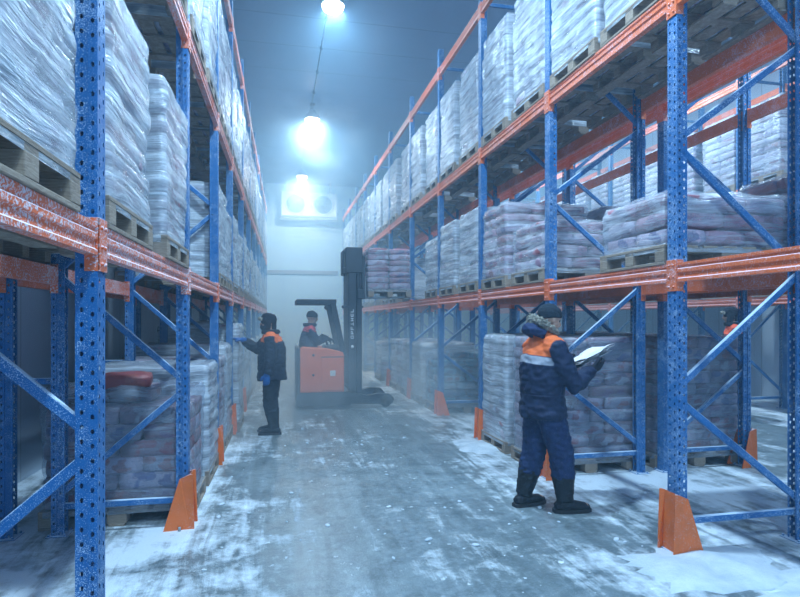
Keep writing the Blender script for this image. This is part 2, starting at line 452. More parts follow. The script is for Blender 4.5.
right=rack('pallet_rack','blue and orange pallet rack along the right side of the aisle, behind the standing worker',FRR,XF,1,M['blue'],M['orange'],upm=UPM,plm=PLM,rear=1.10)
back=rack('pallet_rack','blue and orange pallet rack standing back to back behind the right aisle rack',FRR,XB,-1,M['blue'],M['orange'],upm=UPM,plm=PLM,rear=1.10)
far=rack('pallet_rack','hazy blue and orange pallet rack across the second aisle at far right',FR3,8.1,1,M['blue'],M['orange'],upm=UPM,plm=PLM)
left=rack('pallet_rack','frosted blue and orange pallet rack along the left side of the aisle',FRL,XL,-1,M['blueL'],M['orangeL'],upm=UPM_L,plm=PLM_L,rz=LR,rear=.97)
for r_ in (right,back,far,left): del r_['group']
# posts against the left wall, tied to the left rack
wp=empty('wall_rack',(0,0,0),LR); tag(wp,'row of dark blue posts with orange beams against the left wall behind the left rack','pallet rack')
for i,yc in enumerate(FRL[:8]):
    u=obj('upright',UPM_L,wp,(-2.08,yc,0),(0,0,0)); obj('foot_plate',PLM_L,u)
sp=brace_mesh((-2.08,0,0),(-1.73,0,0),M['blueL'])
for yc in FRL[:8]:
    for z in (1.16,3.1): obj('spacer',sp,wp,(0,yc,z))
for i in range(7):
    y0=FRL[i]+.052; L=FRL[i+1]-.104-FRL[i]; me=beam_mesh(L,M['orange'])
    for z in LV[:2]:
        b_=obj('beam',me,wp,(-2.082,y0,z)); obj('beam_connector',CNM['orange'],b_); c=obj('beam_connector',CNM['orange'],b_,(0,L,0)); c.scale=(1,-1,1)

# ------------------------------------------------------------------ column guards
def guard_mesh():
    """folded steel plate: flat front towards the aisle (-x), wings that widen to the floor"""
    mb=MB(); t=.006; h=.42; w=.085
    mb.add([(-.02,-w,0),(-.02,w,0),(-.02,w,h),(-.02,-w,h)],[(0,1,2,3)])
    for s in (-1,1):
        mb.add([(-.02,s*w,0),(.17,s*(w+.02),0),(.055,s*w,h-.03),(-.02,s*w,h)],[(0,1,2,3)])
        mb.add([(-.055,s*w,0),(-.02,s*w,0),(-.02,s*w,h),(-.04,s*w,h)],[(0,1,2,3)])
    me=mb.mesh('column_guard',M['guard'])
    bm=bmesh.new(); bm.from_mesh(me); bmesh.ops.solidify(bm,geom=bm.faces[:],thickness=t); bm.to_mesh(me); bm.free()
    return me
def guard_bolt():
    mb=MB()
    for s in (-1,1): mb.tube([(.05,s*.115,0),(.05,s*.115,.03)],.011,6)
    return mb.mesh('anchor_bolt',M['steel'])
GM,GB=guard_mesh(),guard_bolt()
def guards(ys,x0,sgn,rz,labels,group):
    for i,(y,lb) in enumerate(zip(ys,labels)):
        p=Matrix.Rotation(rz,3,'Z')@Vector((x0,y,0))
        g=obj('column_guard',GM,None,p,(0,0,rz+(0 if sgn>0 else math.pi))); tag(g,lb,'column guard',group)
        obj('anchor_bolt',GB,g)
guards(FRR[1:7],XF,1,0,['orange column guard in the snow at the foot of the nearest right upright',
 'orange column guard partly hidden behind the legs of the standing worker',
 'orange column guard on right rack beside the white floor stack, next beyond the standing worker',
 'orange column guard on right rack in front of the teal sack load',
 'hazy orange column guard on right rack, level with the reach truck front leg',
 'faint orange column guard on right rack, deep in the mist beyond the truck'],'orange column guards of the right rack')
guards(FRL[1:6],XL,-1,LR,['orange column guard at foot of the nearest left upright, cut by the frame bottom',
 'orange column guard on left rack beside the nearest floor load',
 'orange column guard on left rack, the second seen whole from the camera',
 'hazy orange column guard on left rack near the worker who reaches to the shelf',
 'faint orange column guard on left rack beyond the reaching worker'],'orange column guards of the left rack')
guards(FRR[2:3],XB,-1,0,['orange column guard on the far side of the back-to-back rack at right'],None)

# ------------------------------------------------------------------ pallets
PW,PD=.82,1.12     # along aisle, depth
def pallet_parts():
    P=[]
    mb=MB(); n=7
    for i in range(n):
        y=-PW/2; x0=i*(PD-.12)/(n-1)
        mb.box((x0,-PW/2,.122),(x0+.12,PW/2,.144),bev=.003)
    for y in (-PW/2,-.05,PW/2-.10): mb.box((0.002,y,.100),(PD-.002,y+.10,.122))
    P.append(('deck',mb.mesh('deck',M['wood']),(0,0,0)))
    bl=MB(); bl.box((-.0725,-.05,0),(.0725,.05,.078),bev=.003); blm=bl.mesh('block',M['wood'])
    for x in (.0725,PD/2,PD-.0725):
        for y in (-PW/2+.05,0,PW/2-.05): P.append(('block',blm,(x,y,.022)))
    bd=MB(); bd.box((-.06,-PW/2,0),(.06,PW/2,.022),bev=.003); bdm=bd.mesh('bottom_board',M['wood'])
    for x in (.06,PD/2,PD-.06): P.append(('bottom_board',bdm,(x,0,0)))
    return P
PP=pallet_parts()
def whole_pallet():
    mb=MB()
    for nme,me,loc in PP:
        b0=len(mb.v); mb.v+= [tuple(v.co+Vector(loc)) for v in me.vertices]
        for p in me.polygons: mb.f.append([b0+i for i in p.vertices]); mb.m.append(0); mb.sm.append(False)
    return mb.mesh('wooden_pallet',M['wood'],fix=False)
PALL=whole_pallet()
def pallet(M4,detailed,label,group):
    if detailed:
        r_=empty('wooden_pallet'); r_.matrix_world=M4
        for nme,me,loc in PP: obj(nme,me,r_,loc)
    else:
        r_=obj('wooden_pallet',PALL); r_.matrix_world=M4
    tag(r_,label,'pallet',group); return r_

# ------------------------------------------------------------------ sack loads
LH=.128
def sack_mesh(lx,ly,lz,seed,mat,sq=False):
    """a filled sack: pillow with slumped sides and sealed ends"""
    rnd=random.Random(seed); nx,ny,nz=6,6,3
    bm=bmesh.new(); bmesh.ops.create_cube(bm,size=1.0)
    bmesh.ops.subdivide_edges(bm,edges=bm.edges[:],cuts=4,use_grid_fill=True)
    off=Vector((seed*3.7,seed*1.9,seed*.7))
    for v in bm.verts:
        x,y,z=v.co*2
        e=16.0 if sq else 6.0
        k=(abs(x)**e+abs(y)**e)**(1/e); k=max(k,1e-6)
        # round corners in plan and belly the edges
        r=max(abs(x),abs(y))/k if k>0 else 1
        sx=x*(1-(1-r)*.7); sy=y*(1-(1-r)*.7)
        edge=max(abs(x),abs(y))
        zz=z*(1-(.06 if sq else .30)*max(0,edge-.55)/.45*(abs(z)))
        bulge=1-.035*z*z
        p=Vector((sx*bulge*lx/2,sy*bulge*ly/2,zz*lz/2))
        nn=noise.noise(p*9+off)*.010+noise.noise(p*22+off)*.005
        p+= Vector((x,y,z*.6)).normalized()*nn*(.45 if sq else 1)
        v.co=p+Vector((lx/2,ly/2,lz/2))
    me=bpy.data.meshes.new('sack'); bm.to_mesh(me); bm.free(); me.materials.append(mat)
    for p in me.polygons: p.use_smooth=True
    return me
BAGS={}
def bagmesh(lx,ly,mat):
    k=(lx,ly,mat)
    if k not in BAGS: BAGS[k]=[sack_mesh(lx-.008,ly-.008,LH+.006,i+1,M[mat],mat=='bag_brown') for i in range(4)]
    return BAGS[k]
LW,LD=.775,1.07
def layout(n,seed,missing=0):
    """positions of the sacks: alternating bond"""
    rnd=random.Random(seed); out=[]
    for k in range(n):
        if k%2==0: cells=[(i*LD/3,j*LW/2,LD/3,LW/2) for i in range(3) for j in range(2)]
        else: cells=[(i*LD/2,j*LW/2,LD/2,LW/2) for i in range(2) for j in range(2)]
        for c in cells:
            if k==n-1 and missing and rnd.random()<missing: continue
            out.append((c[0]+rnd.uniform(-.008,.008),-LW/2+c[1]+rnd.uniform(-.008,.008),k*LH,c[2],c[3],rnd.randrange(4),rnd.uniform(-.02,.02)))
    return out
def stack_mesh(n,seed,mat,missing=0):
    mb=MB()
    for (x,y,z,lx,ly,v,a) in layout(n,seed,missing):
        me=bagmesh(round(lx,3),round(ly,3),mat)[v]; Mx=Matrix.Translation((x,y,z))@Matrix.Rotation(a,4,'Z')
        b0=len(mb.v); mb.v+=[tuple(Mx@q.co) for q in me.vertices]
        for p in me.polygons: mb.f.append([b0+i for i in p.vertices]); mb.m.append(0); mb.sm.append(True)
    return mb.mesh('sack_stack',M[mat],fix=False)
def film_mesh(n,seed,mat,messy=0.0,fine=False):
    """closed stretch-film skin hugging a stack n layers high"""
    h=n*LH+.006; rnd=random.Random(seed)
    du=.028 if fine else .04
    cx,cy=LD/2,0; hx,hy=LD/2+.016,LW/2+.016; rc=.045
    per=[]   # perimeter points (x,y,nx,ny,u)
    segs=[((hx-rc),(hy),'x')]
    def add(px,py,nx,ny,u): per.append((cx+px,cy+py,nx,ny,u))
    u=0; pts=[]
    def edge(a,b_,nrm):
        nonlocal u
        L=math.dist(a,b_); k=max(2,int(L/du))
        for i in range(k):
            f=i/k; add(a[0]+(b_[0]-a[0])*f,a[1]+(b_[1]-a[1])*f,nrm[0],nrm[1],u+L*f)
        u+=L
    def arc(c,a0):
        nonlocal u
        for i in range(4):
            a=a0+math.pi/2*i/4; add(c[0]+rc*math.cos(a),c[1]+rc*math.sin(a),math.cos(a),math.sin(a),u+rc*math.pi/2*i/4)
        u+=rc*math.pi/2
    edge((hx,-(hy-rc)),(hx,hy-rc),(1,0)); arc((hx-rc,hy-rc),0)
    edge((hx-rc,hy),(-(hx-rc),hy),(0,1)); arc((-(hx-rc),hy-rc),math.pi/2)
    edge((-hx,hy-rc),(-hx,-(hy-rc)),(-1,0)); arc((-(hx-rc),-(hy-rc)),math.pi)
    edge((-(hx-rc),-hy),(hx-rc,-hy),(0,-1)); arc((hx-rc,-(hy-rc)),1.5*math.pi)
    N=len(per); U=u; m=max(4,int(h/(du*.8))); off=Vector((seed*5.1,seed*2.3,seed))
    vs=[];uv=[]
    lay=[rnd.uniform(-.012,.014) for _ in range(n+2)]
    for j in range(m+1):
        z=-.05+(h+.05)*j/m if j<m else h
        zz=max(0,z)
        f=(zz/LH)%1.0; li=min(n-1,int(zz/LH)); bul=math.sin(math.pi*f)**.5 if 0<f<1 else 0
        for (x,y,nx,ny,uu) in per:
            q=Vector((x*2.2,y*2.2,z*2.2))+off
            w=noise.noise(q*1.0)*.016+noise.noise(Vector((uu*6+z*5,z*9-uu*4,seed)))*.007
            dz=noise.noise(Vector((uu*3,z*3,seed+3)))*.02
            if z<=0: o_=.010
            else: o_=.012*bul-.008+lay[li]*.7+w
            topr=0
            if z>h-.05: topr=-(z-(h-.05))*.5
            if messy and j>m-3: topr+=noise.noise(Vector((uu*5,1,seed)))*.03
            vs.append((x+nx*(o_+topr),y+ny*(o_+topr),z+ (dz if 0<j<m else (noise.noise(Vector((x*4,y*4,seed)))*.02+messy*.12*noise.noise(Vector((x*3,y*3,seed+9))) if j==m else 0))))
            uv.append((uu,z))
    fs=[]
    for j in range(m):
        for k in range(N): fs.append([j*N+k,j*N+(k+1)%N,(j+1)*N+(k+1)%N,(j+1)*N+k])
    # top: shrinking rings
    last=[vs[m*N+k] for k in range(N)]; prev=m*N
    R_=6
    for r_ in range(1,R_+1):
        s=1-r_/R_
        base=len(vs)
        for k in range(N):
            x,y,z=last[k]; px=cx+(x-cx)*s; py=cy+(y-cy)*s
            zz=h+.008+noise.noise(Vector((px*5,py*5,seed+2)))*.014+messy*(.10*noise.noise(Vector((px*3,py*3,seed+9)))+.06*abs(noise.noise(Vector((px*8,py*8,seed)))))
            vs.append((px,py,zz)); uv.append((px+3,py))
        for k in range(N): fs.append([prev+k,prev+(k+1)%N,base+(k+1)%N,base+k])
        prev=base
    me=bpy.data.meshes.new('stretch_film'); me.from_pydata(vs,[],fs); me.materials.append(M[mat])
    ul=me.uv_layers.new(name='UVMap'); li_=[0]*len(me.loops)
    me.loops.foreach_get('vertex_index',li_)
    flat=[c for i in li_ for c in uv[i]]; ul.data.foreach_set('uv',flat)
    # fix seam
    for p in me.polygons:
        us=[ul.data[i].uv[0] for i in p.loop_indices]
        if max(us)-min(us)>2 and max(us)<U+.01:
            for i in p.loop_indices:
                if ul.data[i].uv[0]<1: ul.data[i].uv[0]+=U
        p.use_smooth=True
    return me
FC={};SC={}
def get_film(n,seed,mat,messy=0,fine=False):
    k=(n,seed,mat,messy,fine)
    if k not in FC: FC[k]=film_mesh(*k)
    return FC[k]
def get_stack(n,seed,mat,missing=0):
    k=(n,seed,mat,missing)
    if k not in SC: SC[k]=stack_mesh(*k)
    return SC[k]
LOADS=[]
def load(M4,n,bag,filmk,label,group,detail,seed,missing=0,messy=0,pal=True,plabel=None,pgroup='wooden pallets under the sack loads',name='sack_load'):
    if pal: pallet(M4,detail,plabel,pgroup)
    Mt=M4@Matrix.Translation((.028,0,.146))
    r_=empty(name); r_.matrix_world=Mt; tag(r_,label,'pallet load',group)
    if detail:
        for (x,y,z,lx,ly,v,a) in layout(n,seed,missing):
            obj('carton' if bag=='bag_brown' else 'sack',bagmesh(round(lx,3),round(ly,3),bag)[v],r_,(x,y,z),(0,0,a))
    else: obj('sack_stack',get_stack(n,seed%4,bag,missing),r_)
    if filmk:
        f=obj('stretch_film',get_film(n,seed%(6 if detail else 4),filmk,messy,detail),r_)
    return r_
def place(x,y,z,sgn,rz=0.0,yaw=0.0):
    """local +x of a pallet runs away from its aisle"""
    M4=Matrix.Rotation(rz,4,'Z')@Matrix.Translation((x,y,z))@Matrix.Rotation((0 if sgn>0 else math.pi)+yaw,4,'Z')
    return M4
ORD=['first','second','third','fourth','fifth','sixth','seventh','eighth','ninth','tenth','eleventh','twelfth']
LEVN={0:'on the floor under',1:'on the middle shelf of',2:'on the top shelf of'}
RN={'R':'right rack','B':'rear right rack','L':'left rack','F':'farthest right rack'}
LOOK={'bag_white':'white','bag_brown':'mauve','bag_red':'dark red','bag_teal':'teal','bag_pink':'pinkish'}
SEEN=None
def bay(rk,i,lev,spec):
    """spec: list of (half, layers, bag, film[, opts]); half 0 = nearer the camera, 1 = farther"""
    fr,x0,sgn,rz={'R':(FRR,XF,1,0),'B':(FRR,XB,-1,0),'F':(FR3,8.1,1,0),'L':(FRL,XL,-1,LR)}[rk]
    y0=fr[i]+.05; y1=fr[i+1]-.05; z=[0,LV[0]+.066,LV[1]+.066][lev]
    for sp in spec:
        half,n,bag,fk=sp[:4]; op=sp[4] if len(sp)>4 else {}
        rnd=random.Random(hash((ord(rk),i,lev,half))&0xffff)
        yc=(y0+.06+PW/2) if half==0 else (y1-.06-PW/2)
        yc+= (-.03 if half==0 else .03)
        yc+=op.get('dy',0); dx=op.get('dx',rnd.uniform(-.016,-.004)); 
        M4=place(x0+sgn*dx,yc,z+.001,sgn,rz,rnd.uniform(-.006,.006))
        detail=op.get('detail',False)
        w=('nearer' if half==0 else 'farther'); 
        look=op.get('look') or {'film_white':'white wrapped','film_mid':'filmed '+LOOK[bag],'film_clear':'glassy wrapped '+LOOK[bag],None:'unwrapped '+LOOK[bag]}[fk]
        w_='';ht='tall' if n>=10 else ('low' if n<=5 else 'medium')
        lab=f"{ht} {look} load {LEVN[lev].replace('on the ','on ').replace(' of','')} {RN[rk]}, {ORD[i]} bay, {w} half"
        plab=f"wooden pallet {LEVN[lev]} {RN[rk]}, {ORD[i]} bay, {w} half"
        lab=op.get('label',lab)
        load(M4,n,bag,fk,lab,f"sack loads {LEVN[lev]} {RN[rk]}",detail,rnd.randrange(1000),op.get('missing',0),op.get('messy',0),plabel=op.get('plabel',plab))
W,MI,CL='film_white','film_mid','film_clear'
D={'detail':True}
# right rack, top shelf (all tall and white)
for i in range(1,11):
    det=i<=2
    bay('R',i,2,[(0,10,'bag_white',W,{'detail':det}),(1,10,'bag_white',W,{'detail':det})])
# right rack, middle shelf
bay('R',1,1,[(0,3,'bag_pink',MI,{'detail':True,'messy':.4})])
bay('R',2,1,[(0,4,'bag_pink',MI,{'detail':True,'messy':.3}),(1,7,'bag_pink',MI,{'detail':True})])
for i in range(3,11):
    if i==4: bay('R',i,1,[(0,7,'bag_white',W)]) ; continue
    if i==5: bay('R',i,1,[(1,7,'bag_white',W)]) ; continue
    hs=(8,8) if i%2 else (7,8)
    bay('R',i,1,[(0,hs[0],'bag_white',W),(1,hs[1],'bag_white',MI if i>3 else W)])
# right rack, floor
bay('R',2,0,[(0,10,'bag_brown',CL,{'detail':True}),(1,10,'bag_white',W,{'detail':True})])
bay('R',4,0,[(0,7,'bag_teal',CL,{'detail':True,'missing':.3,'messy':.5}),(1,8,'bag_white',W)])
bay('R',5,0,[(0,8,'bag_white',MI),(1,8,'bag_white',MI)])
bay('R',6,0,[(1,7,'bag_white',MI)])
bay('R',8,0,[(0,7,'bag_white',MI)])
# rack behind the right rack
bay('B',1,1,[(0,5,'bag_red',CL,{'detail':True,'missing':.35}),(1,4,'bag_pink',CL,{'detail':True})])
bay('B',2,1,[(0,6,'bag_brown',CL,{'detail':True}),(1,7,'bag_brown',MI)])
bay('B',3,1,[(0,6,'bag_brown',MI),(1,7,'bag_white',MI)])
bay('B',2,0,[(0,10,'bag_brown',CL,{'detail':True}),(1,10,'bag_brown',MI)])
bay('B',3,0,[(0,10,'bag_brown',MI)])
# far rack
for i in range(0,5):
    bay('F',i,2,[(0,10,'bag_white',MI),(1,10,'bag_white',MI)])
    bay('F',i,1,[(0,9,'bag_white',MI),(1,8,'bag_brown',MI)])
    if i>1: bay('F',i,0,[(0,8,'bag_brown',MI)])
# left rack
bay('L',0,1,[(1,9,'bag_white',W,{'detail':True,'dy':-.20})])
bay('L',1,1,[(0,8,'bag_pink',W,{'detail':True}),(1,8,'bag_pink',W,{'detail':True})])
for i in range(1,11): bay('L',i,2,[(0,10,'bag_white',W,{'detail':i<=1}),(1,10,'bag_white',W,{'detail':i<=1})])
for i in range(3,11): bay('L',i,1,[(0,8,'bag_white',W),(1,7,'bag_white',W)])
bay('L',2,0,[(0,7,'bag_brown',CL,{'detail':True,'messy':1.0,'missing':.35}),(1,8,'bag_white',W,{'detail':True})])
bay('L',3,0,[(0,8,'bag_brown',MI),(1,9,'bag_white',W)])
bay('L',4,0,[(0,11,'bag_white',W,{'dx':-.09,'messy':.5}),(1,9,'bag_white',W)])
for i in range(5,9): bay('L',i,0,[(0,8,'bag_white',W),(1,8,'bag_white',W)])

# loose red sack lying on the nearest left floor load
p=Matrix.Rotation(LR,3,'Z')@Vector((XL-.34,5.03,.146+7*LH+.0))
o=obj('loose_sack',sack_mesh(.34,.42,.12,31,M['bag_red']),None,p,(.0,R(-4),R(100))); tag(o,'dark red sack lying loose on top of the nearest floor load at left','sack')

# ------------------------------------------------------------------ lamps, conduit, cooler
def lamp_things():
    b=MB(); b.tube([(0,0,0),(0,0,.02),(0,0,.10),(0,0,.20),(0,0,.26)],[.20,.205,.19,.09,.06],24); hs=b.mesh('housing',M['steel'])
    b=MB(); b.tube([(0,0,-.10),(0,0,-.085),(0,0,-.05),(0,0,.004)],[.06,.12,.17,.19],24); ln=b.mesh('lens',M['lamp'])
    b=MB(); b.tube([(0,0,.25),(0,0,H-7.0)],.006,6); b.box((-.06,-.06,H-7.03),(.06,.06,H-7.0)); cb=b.mesh('cable',M['dark_plastic'])
    r_=empty('high_bay_lamp'); obj('housing',hs,r_); obj('lens',ln,r_); obj('cable',cb,r_); return r_
lamp0=lamp_things(); first=True
LAMPS=[(.95,9.75,'high bay lamp glowing at the top edge of the photo, nearest of the aisle row'),(.95,15.4,'high bay lamp glowing in the mist, middle one of the aisle row'),(.95,21.6,'high bay lamp in front of the wall cooler, farthest of the aisle row'),
 (.95,3.9,'high bay lamp above the aisle near the camera'),(.95,-1.8,'high bay lamp above the aisle behind the camera'),
 (6.55,3.9,'high bay lamp above the second aisle, nearest'),(6.55,9.75,'high bay lamp above the second aisle, next along'),(6.55,15.4,'high bay lamp above the second aisle, far')]
PWR=[560,660,780,980,860,620,520,500]
for (x,y,lb),pw in zip(LAMPS,PWR):
    L=lamp0 if first else dup(lamp0); first=False
    L.location=(x,y,7.0); tag(L,lb,'lamp','high bay lamps')
    ld=bpy.data.lights.new('lamp_light','AREA'); ld.shape='DISK'; ld.size=.36; ld.energy=pw; ld.color=(.49,.76,1.0)
    lo=bpy.data.objects.new('lamp_light',ld); link(lo,L); lo.location=(0,0,-.115)
b=MB(); b.tube([(.93,2,H-.05),(.93,24.0,H-.05)],.014,8); 
for k in range(18): b.box((.90,2.5+k*1.2,H-.07),(.96,2.54+k*1.2,H-.002))
o=obj('cable_conduit',b.mesh('cable_conduit',M['dark_plastic'])); tag(o,'thin dark cable conduit running along the ceiling above the aisle lamps','conduit')
# cooler
def cooler():
    cx,cz=1.35,6.42; r_=empty('evaporator_cooler',(cx,YB,cz-.6)); tag(r_,'white twin-fan evaporator cooler on the back wall under the ceiling','cooler')
    cz=.6
    b=MB(); b.box((-1.15,-.75,cz-.5),(1.15,-.03,cz+.5),bev=.03); b.box((-1.2,-.6,cz-.58),(1.2,-.05,cz-.48),bev=.02)
    for x in (-.9,.9): b.box((x-.03,-.5,cz+.5),(x+.03,-.1,H-(6.42-.6)),bev=0)
    obj('casing',b.mesh('casing',M['white_plastic']),r_)
    for x in (-.57,.57):
        b=MB(); n=28
        pts=[(x+.40*math.cos(2*math.pi*k/n),-.79,cz+.40*math.sin(2*math.pi*k/n)) for k in range(n+1)]
        b.tube(pts,.03,8,caps=False)
        fr_=obj('fan_ring',b.mesh('fan_ring',M['white_plastic']),r_)
        b=MB()
        for rr_ in (.12,.22,.32):
            b.tube([(x+rr_*math.cos(2*math.pi*k/n),-.82,cz+rr_*math.sin(2*math.pi*k/n)) for k in range(n+1)],.005,5,caps=False)
        for k in range(8):
            a=math.pi*k/4; b.tube([(x,-.82,cz),(x+.4*math.cos(a),-.81,cz+.4*math.sin(a))],.005,5)
        obj('fan_guard',b.mesh('fan_guard',M['steel']),fr_)
        b=MB(); b.prism([(x+.38*math.cos(2*math.pi*k/n),cz+.38*math.sin(2*math.pi*k/n)) for k in range(n)],.755,.757,Matrix.Rotation(R(90),4,'X'),0)
        b.tube([(x,-.80,cz),(x,-.758,cz)],.07,16)
        for k in range(5):
            a=2*math.pi*k/5; Mx=Matrix.Translation((x,-.78,cz))@Matrix.Rotation(a,4,'Y')@Matrix.Rotation(R(25),4,'X')
            b.prism([(-.05,.06),(.06,.06),(.13,.35),(-.06,.35)],-.003,.003,Mx@Matrix.Rotation(R(90),4,'X'))
        obj('fan',b.mesh('fan',M['dark_plastic']),fr_)
    b=MB(); b.tube([(.3,-.4,cz-.58),(.3,-.4,cz-.75),(.9,-.3,cz-.85),(2.4,-.12,cz-1.0)],.025,8); obj('drain_pipe',b.mesh('drain_pipe',M['steel']),r_)
cooler()

# ------------------------------------------------------------------ reach truck
def truck():
    r_=empty('reach_truck',(.36,10.95,0)); tag(r_,'orange reach truck with a dark raised mast lifting a load to the right rack','forklift')
    W2=.56
    o_,d_=M['truck_orange'],M['truck_dark']
    # x forward (to the mast), y across. profile in x,z
    def side(poly,y0,y1,mb,mi=0):
        Mx=Matrix(((1,0,0,0),(0,0,-1,0),(0,1,0,0),(0,0,0,1))); mb.prism(poly,-y1,-y0,Mx,mi)
    b=MB(); side([(0,.10),(.03,.06),(.98,.06),(.98,.30),(.02,.30),(0,.26)],-W2,W2,b); obj('chassis',b.mesh('chassis',d_),r_)
    b=MB(); side([(.06,.30),(.86,.30),(.86,.97),(.84,1.03),(.55,1.10),(.12,1.13),(.06,1.10)],-W2+.02,-W2+.30,b); side([(.06,.30),(.86,.30),(.86,.97),(.84,1.03),(.55,1.10),(.12,1.13),(.06,1.10)],W2-.30,W2-.02,b)
    side([(.42,.30),(.86,.30),(.86,.97),(.5,1.0),(.42,.7)],-W2+.29,W2-.29,b); side([(.06,.30),(.10,.30),(.10,1.0),(.06,1.0)],-W2+.29,W2-.29,b)
    body=obj('body',b.mesh('body',o_),r_)
    bm=body.modifiers.new('b','BEVEL'); bm.width=.018; bm.segments=2; bm.limit_method='ANGLE'
    b=MB(); b.box((.45,-W2+.005,.33),(.83,-W2+.03,.93),bev=.008); pn=obj('service_panel',b.mesh('service_panel',o_),r_)
    b=MB(); b.box((.44,-W2+.012,.915+.02),(.85,-W2+.025,.95),bev=.002); obj('panel_gap',b.mesh('panel_gap',d_),pn)
    b=MB(); b.box((.60,-W2-.004,.60),(.70,-W2+.006,.70),bev=.002); obj('data_plate',b.mesh('data_plate',M['white_plastic']),pn)
    b=MB(); 
    for z in (.62,.98): b.tube([(.30,-W2+.03,z),(.30,-W2+.012,z)],.022,10)
    obj('latch',b.mesh('latch',d_),r_)
    b=MB(); b.box((.0,-W2+.02,.28),(.07,W2-.02,1.12),bev=.02); obj('backrest_pad',b.mesh('backrest_pad',d_),r_)
    # overhead guard
    b=MB()
    for s in (-1,1):
        y=s*(W2-.06)
        Mx=None
        pts=[(.86,y,.96),(.66,y,1.92)]
        b.box((-.05,-.025,0),(.05,.025,1.0),M=align(pts[0],pts[1])[0]@Matrix.Rotation(R(90),4,'Z'),bev=.006)
        b.box((0.0,y-.03,1.91),(.72,y+.03,2.0),bev=.01)
    for k in range(7): b.box((.02+k*.11,-W2+.06,1.955),(.05+k*.11,W2-.06,1.985))
    b.box((0,-W2+.04,1.93),(.05,W2-.04,1.99)); b.box((.66,-W2+.04,1.93),(.72,W2-.04,1.99))
    obj('overhead_guard',b.mesh('overhead_guard',d_),r_)
    b=MB(); b.ball((.54,-W2+.08,1.85),(.04,.05,.045)); b.tube([(.54,-W2+.08,1.88),(.58,-W2+.08,1.93)],.01,6); obj('work_light',b.mesh('work_light',M['dark_plastic']),r_)
    # console with wheel and levers
    b=MB(); b.box((.52,-.30,1.0),(.82,.35,1.14),bev=.03); b.tube([(.60,-.12,1.12),(.56,-.12,1.24)],.02,8)
    cs=obj('console',b.mesh('console',d_),r_)
    b=MB(); n=20; b.tube([(.56+.02*math.cos(0),-.12+.13*math.cos(2*math.pi*k/n),1.25+.13*math.sin(2*math.pi*k/n)*.35) if False else (.56+.12*math.cos(2*math.pi*k/n)*.9,-.12+.12*math.sin(2*math.pi*k/n),1.25-.05*math.cos(2*math.pi*k/n)) for k in range(n+1)],.012,8,caps=False)
    b.tube([(.47,-.12,1.29),(.65,-.12,1.21)],.012,6); obj('steering_wheel',b.mesh('steering_wheel',M['dark_plastic']),cs)
    for k in range(3):
        b=MB(); b.tube([(.68,.05+.07*k,1.12),(.66,.05+.07*k,1.22)],.008,6); b.ball((.66,.05+.07*k,1.235),.018); obj('control_lever',b.mesh('control_lever',M['dark_plastic']),cs)
    b=MB(); b.box((.10,-.22,.62),(.44,.22,.72),bev=.04); obj('seat',b.mesh('seat',M['dark_plastic']),r_)
    # straddle legs and wheels
    for s in (-1,1):
        y=s*(W2-.09)
        b=MB(); side([(.98,.08),(1.60,.05),(1.76,.06),(1.80,.15),(1.72,.235),(1.50,.25),(1.30,.22),(.98,.28)],y-.07,y+.07,b)
        lg=obj('straddle_leg',b.mesh('straddle_leg',d_),r_)
        b=MB(); b.tube([(1.64,y-.075,.11),(1.64,y+.075,.11)],.11,20); obj('load_wheel',b.mesh('load_wheel',M['rubber']),lg)
    b=MB(); b.tube([(.28,-.09,.16),(.28,.09,.16)],.16,20); obj('drive_wheel',b.mesh('drive_wheel',M['rubber']),r_)
    # mast
    b=MB()
    for s in (-1,1):
        y=s*.36
        b.box((.96,y-.035,.10),(1.10,y+.035,2.96),bev=.006); b.box((1.12,y*.86-.03,.14),(1.22,y*.86+.03,2.90),bev=.006)
    for z in (.3,1.0,1.82,2.92): b.box((.98,-.36,z-.04),(1.06,.36,z+.04),bev=.006)
    b.box((.955,-.36,.4),(.965,.36,2.9)) 
    ms=obj('mast',b.mesh('mast',d_),r_)
    b=MB(); b.box((.90,-.42,2.50),(1.22,.42,2.98),bev=.015); b.tube([(.90,-.3,2.45),(.86,-.3,2.6),(.88,-.3,2.9),(.97,-.3,2.95)],.018,8); b.box((.84,-.40,2.48),(.92,-.25,2.60),bev=.01)
    b.box((.84,-.4,1.85),(1.24,-.36,1.88)); b.ball((.86,-.38,1.865),.03)
    obj('mast_head',b.mesh('mast_head',d_),ms)
    for s in (-1,1):
        b=MB(); b.tube([(1.03,s*.25,.3),(1.03,s*.25,2.85)],.035,10); obj('lift_cylinder',b.mesh('lift_cylinder',M['steel']),ms)
    # white lettering running up the mast side (illegible in the photo: seven tall strokes of letters)
    b=MB(); yq=-.396; 
    glyph=[[(0,0,1,.2),(0,.8,1,1),(0,0,.25,1),(.75,0,1,1)],[(0,0,.3,1),(.3,.35,1,.65),(.7,.6,1,1)],[(0,0,.25,1),(0,.75,1,1),(.4,.35,.8,.55)],[(0,0,1,.22),(.38,0,.62,1)],[(0,0,.25,1),(.75,0,1,1),(0,.38,1,.6)],[(0,0,1,.2),(0,.4,1,.58),(0,.8,1,1),(0,0,.25,1)],[(0,0,.25,1),(0,0,1,.22)]]
    for k,g in enumerate(glyph):
        for (u0,v0,u1,v1) in g:
            # text reads upward: glyph x -> z, glyph y -> -x
            z0=1.27+k*.082; b.box((1.00+ (1-v1)*.055,yq,z0+u0*.058),(1.00+(1-v0)*.055,yq+.004,z0+u1*.058))
    b.tube([(1.03,yq,1.12),(1.03,yq+.004,1.12)],.03,16)
    obj('lettering',b.mesh('lettering',M['white_plastic']),ms)
    # carriage and forks
    b=MB(); 
    for z in (2.02,2.35): b.box((1.24,-.36,z),(1.28,.36,z+.09),bev=.006)
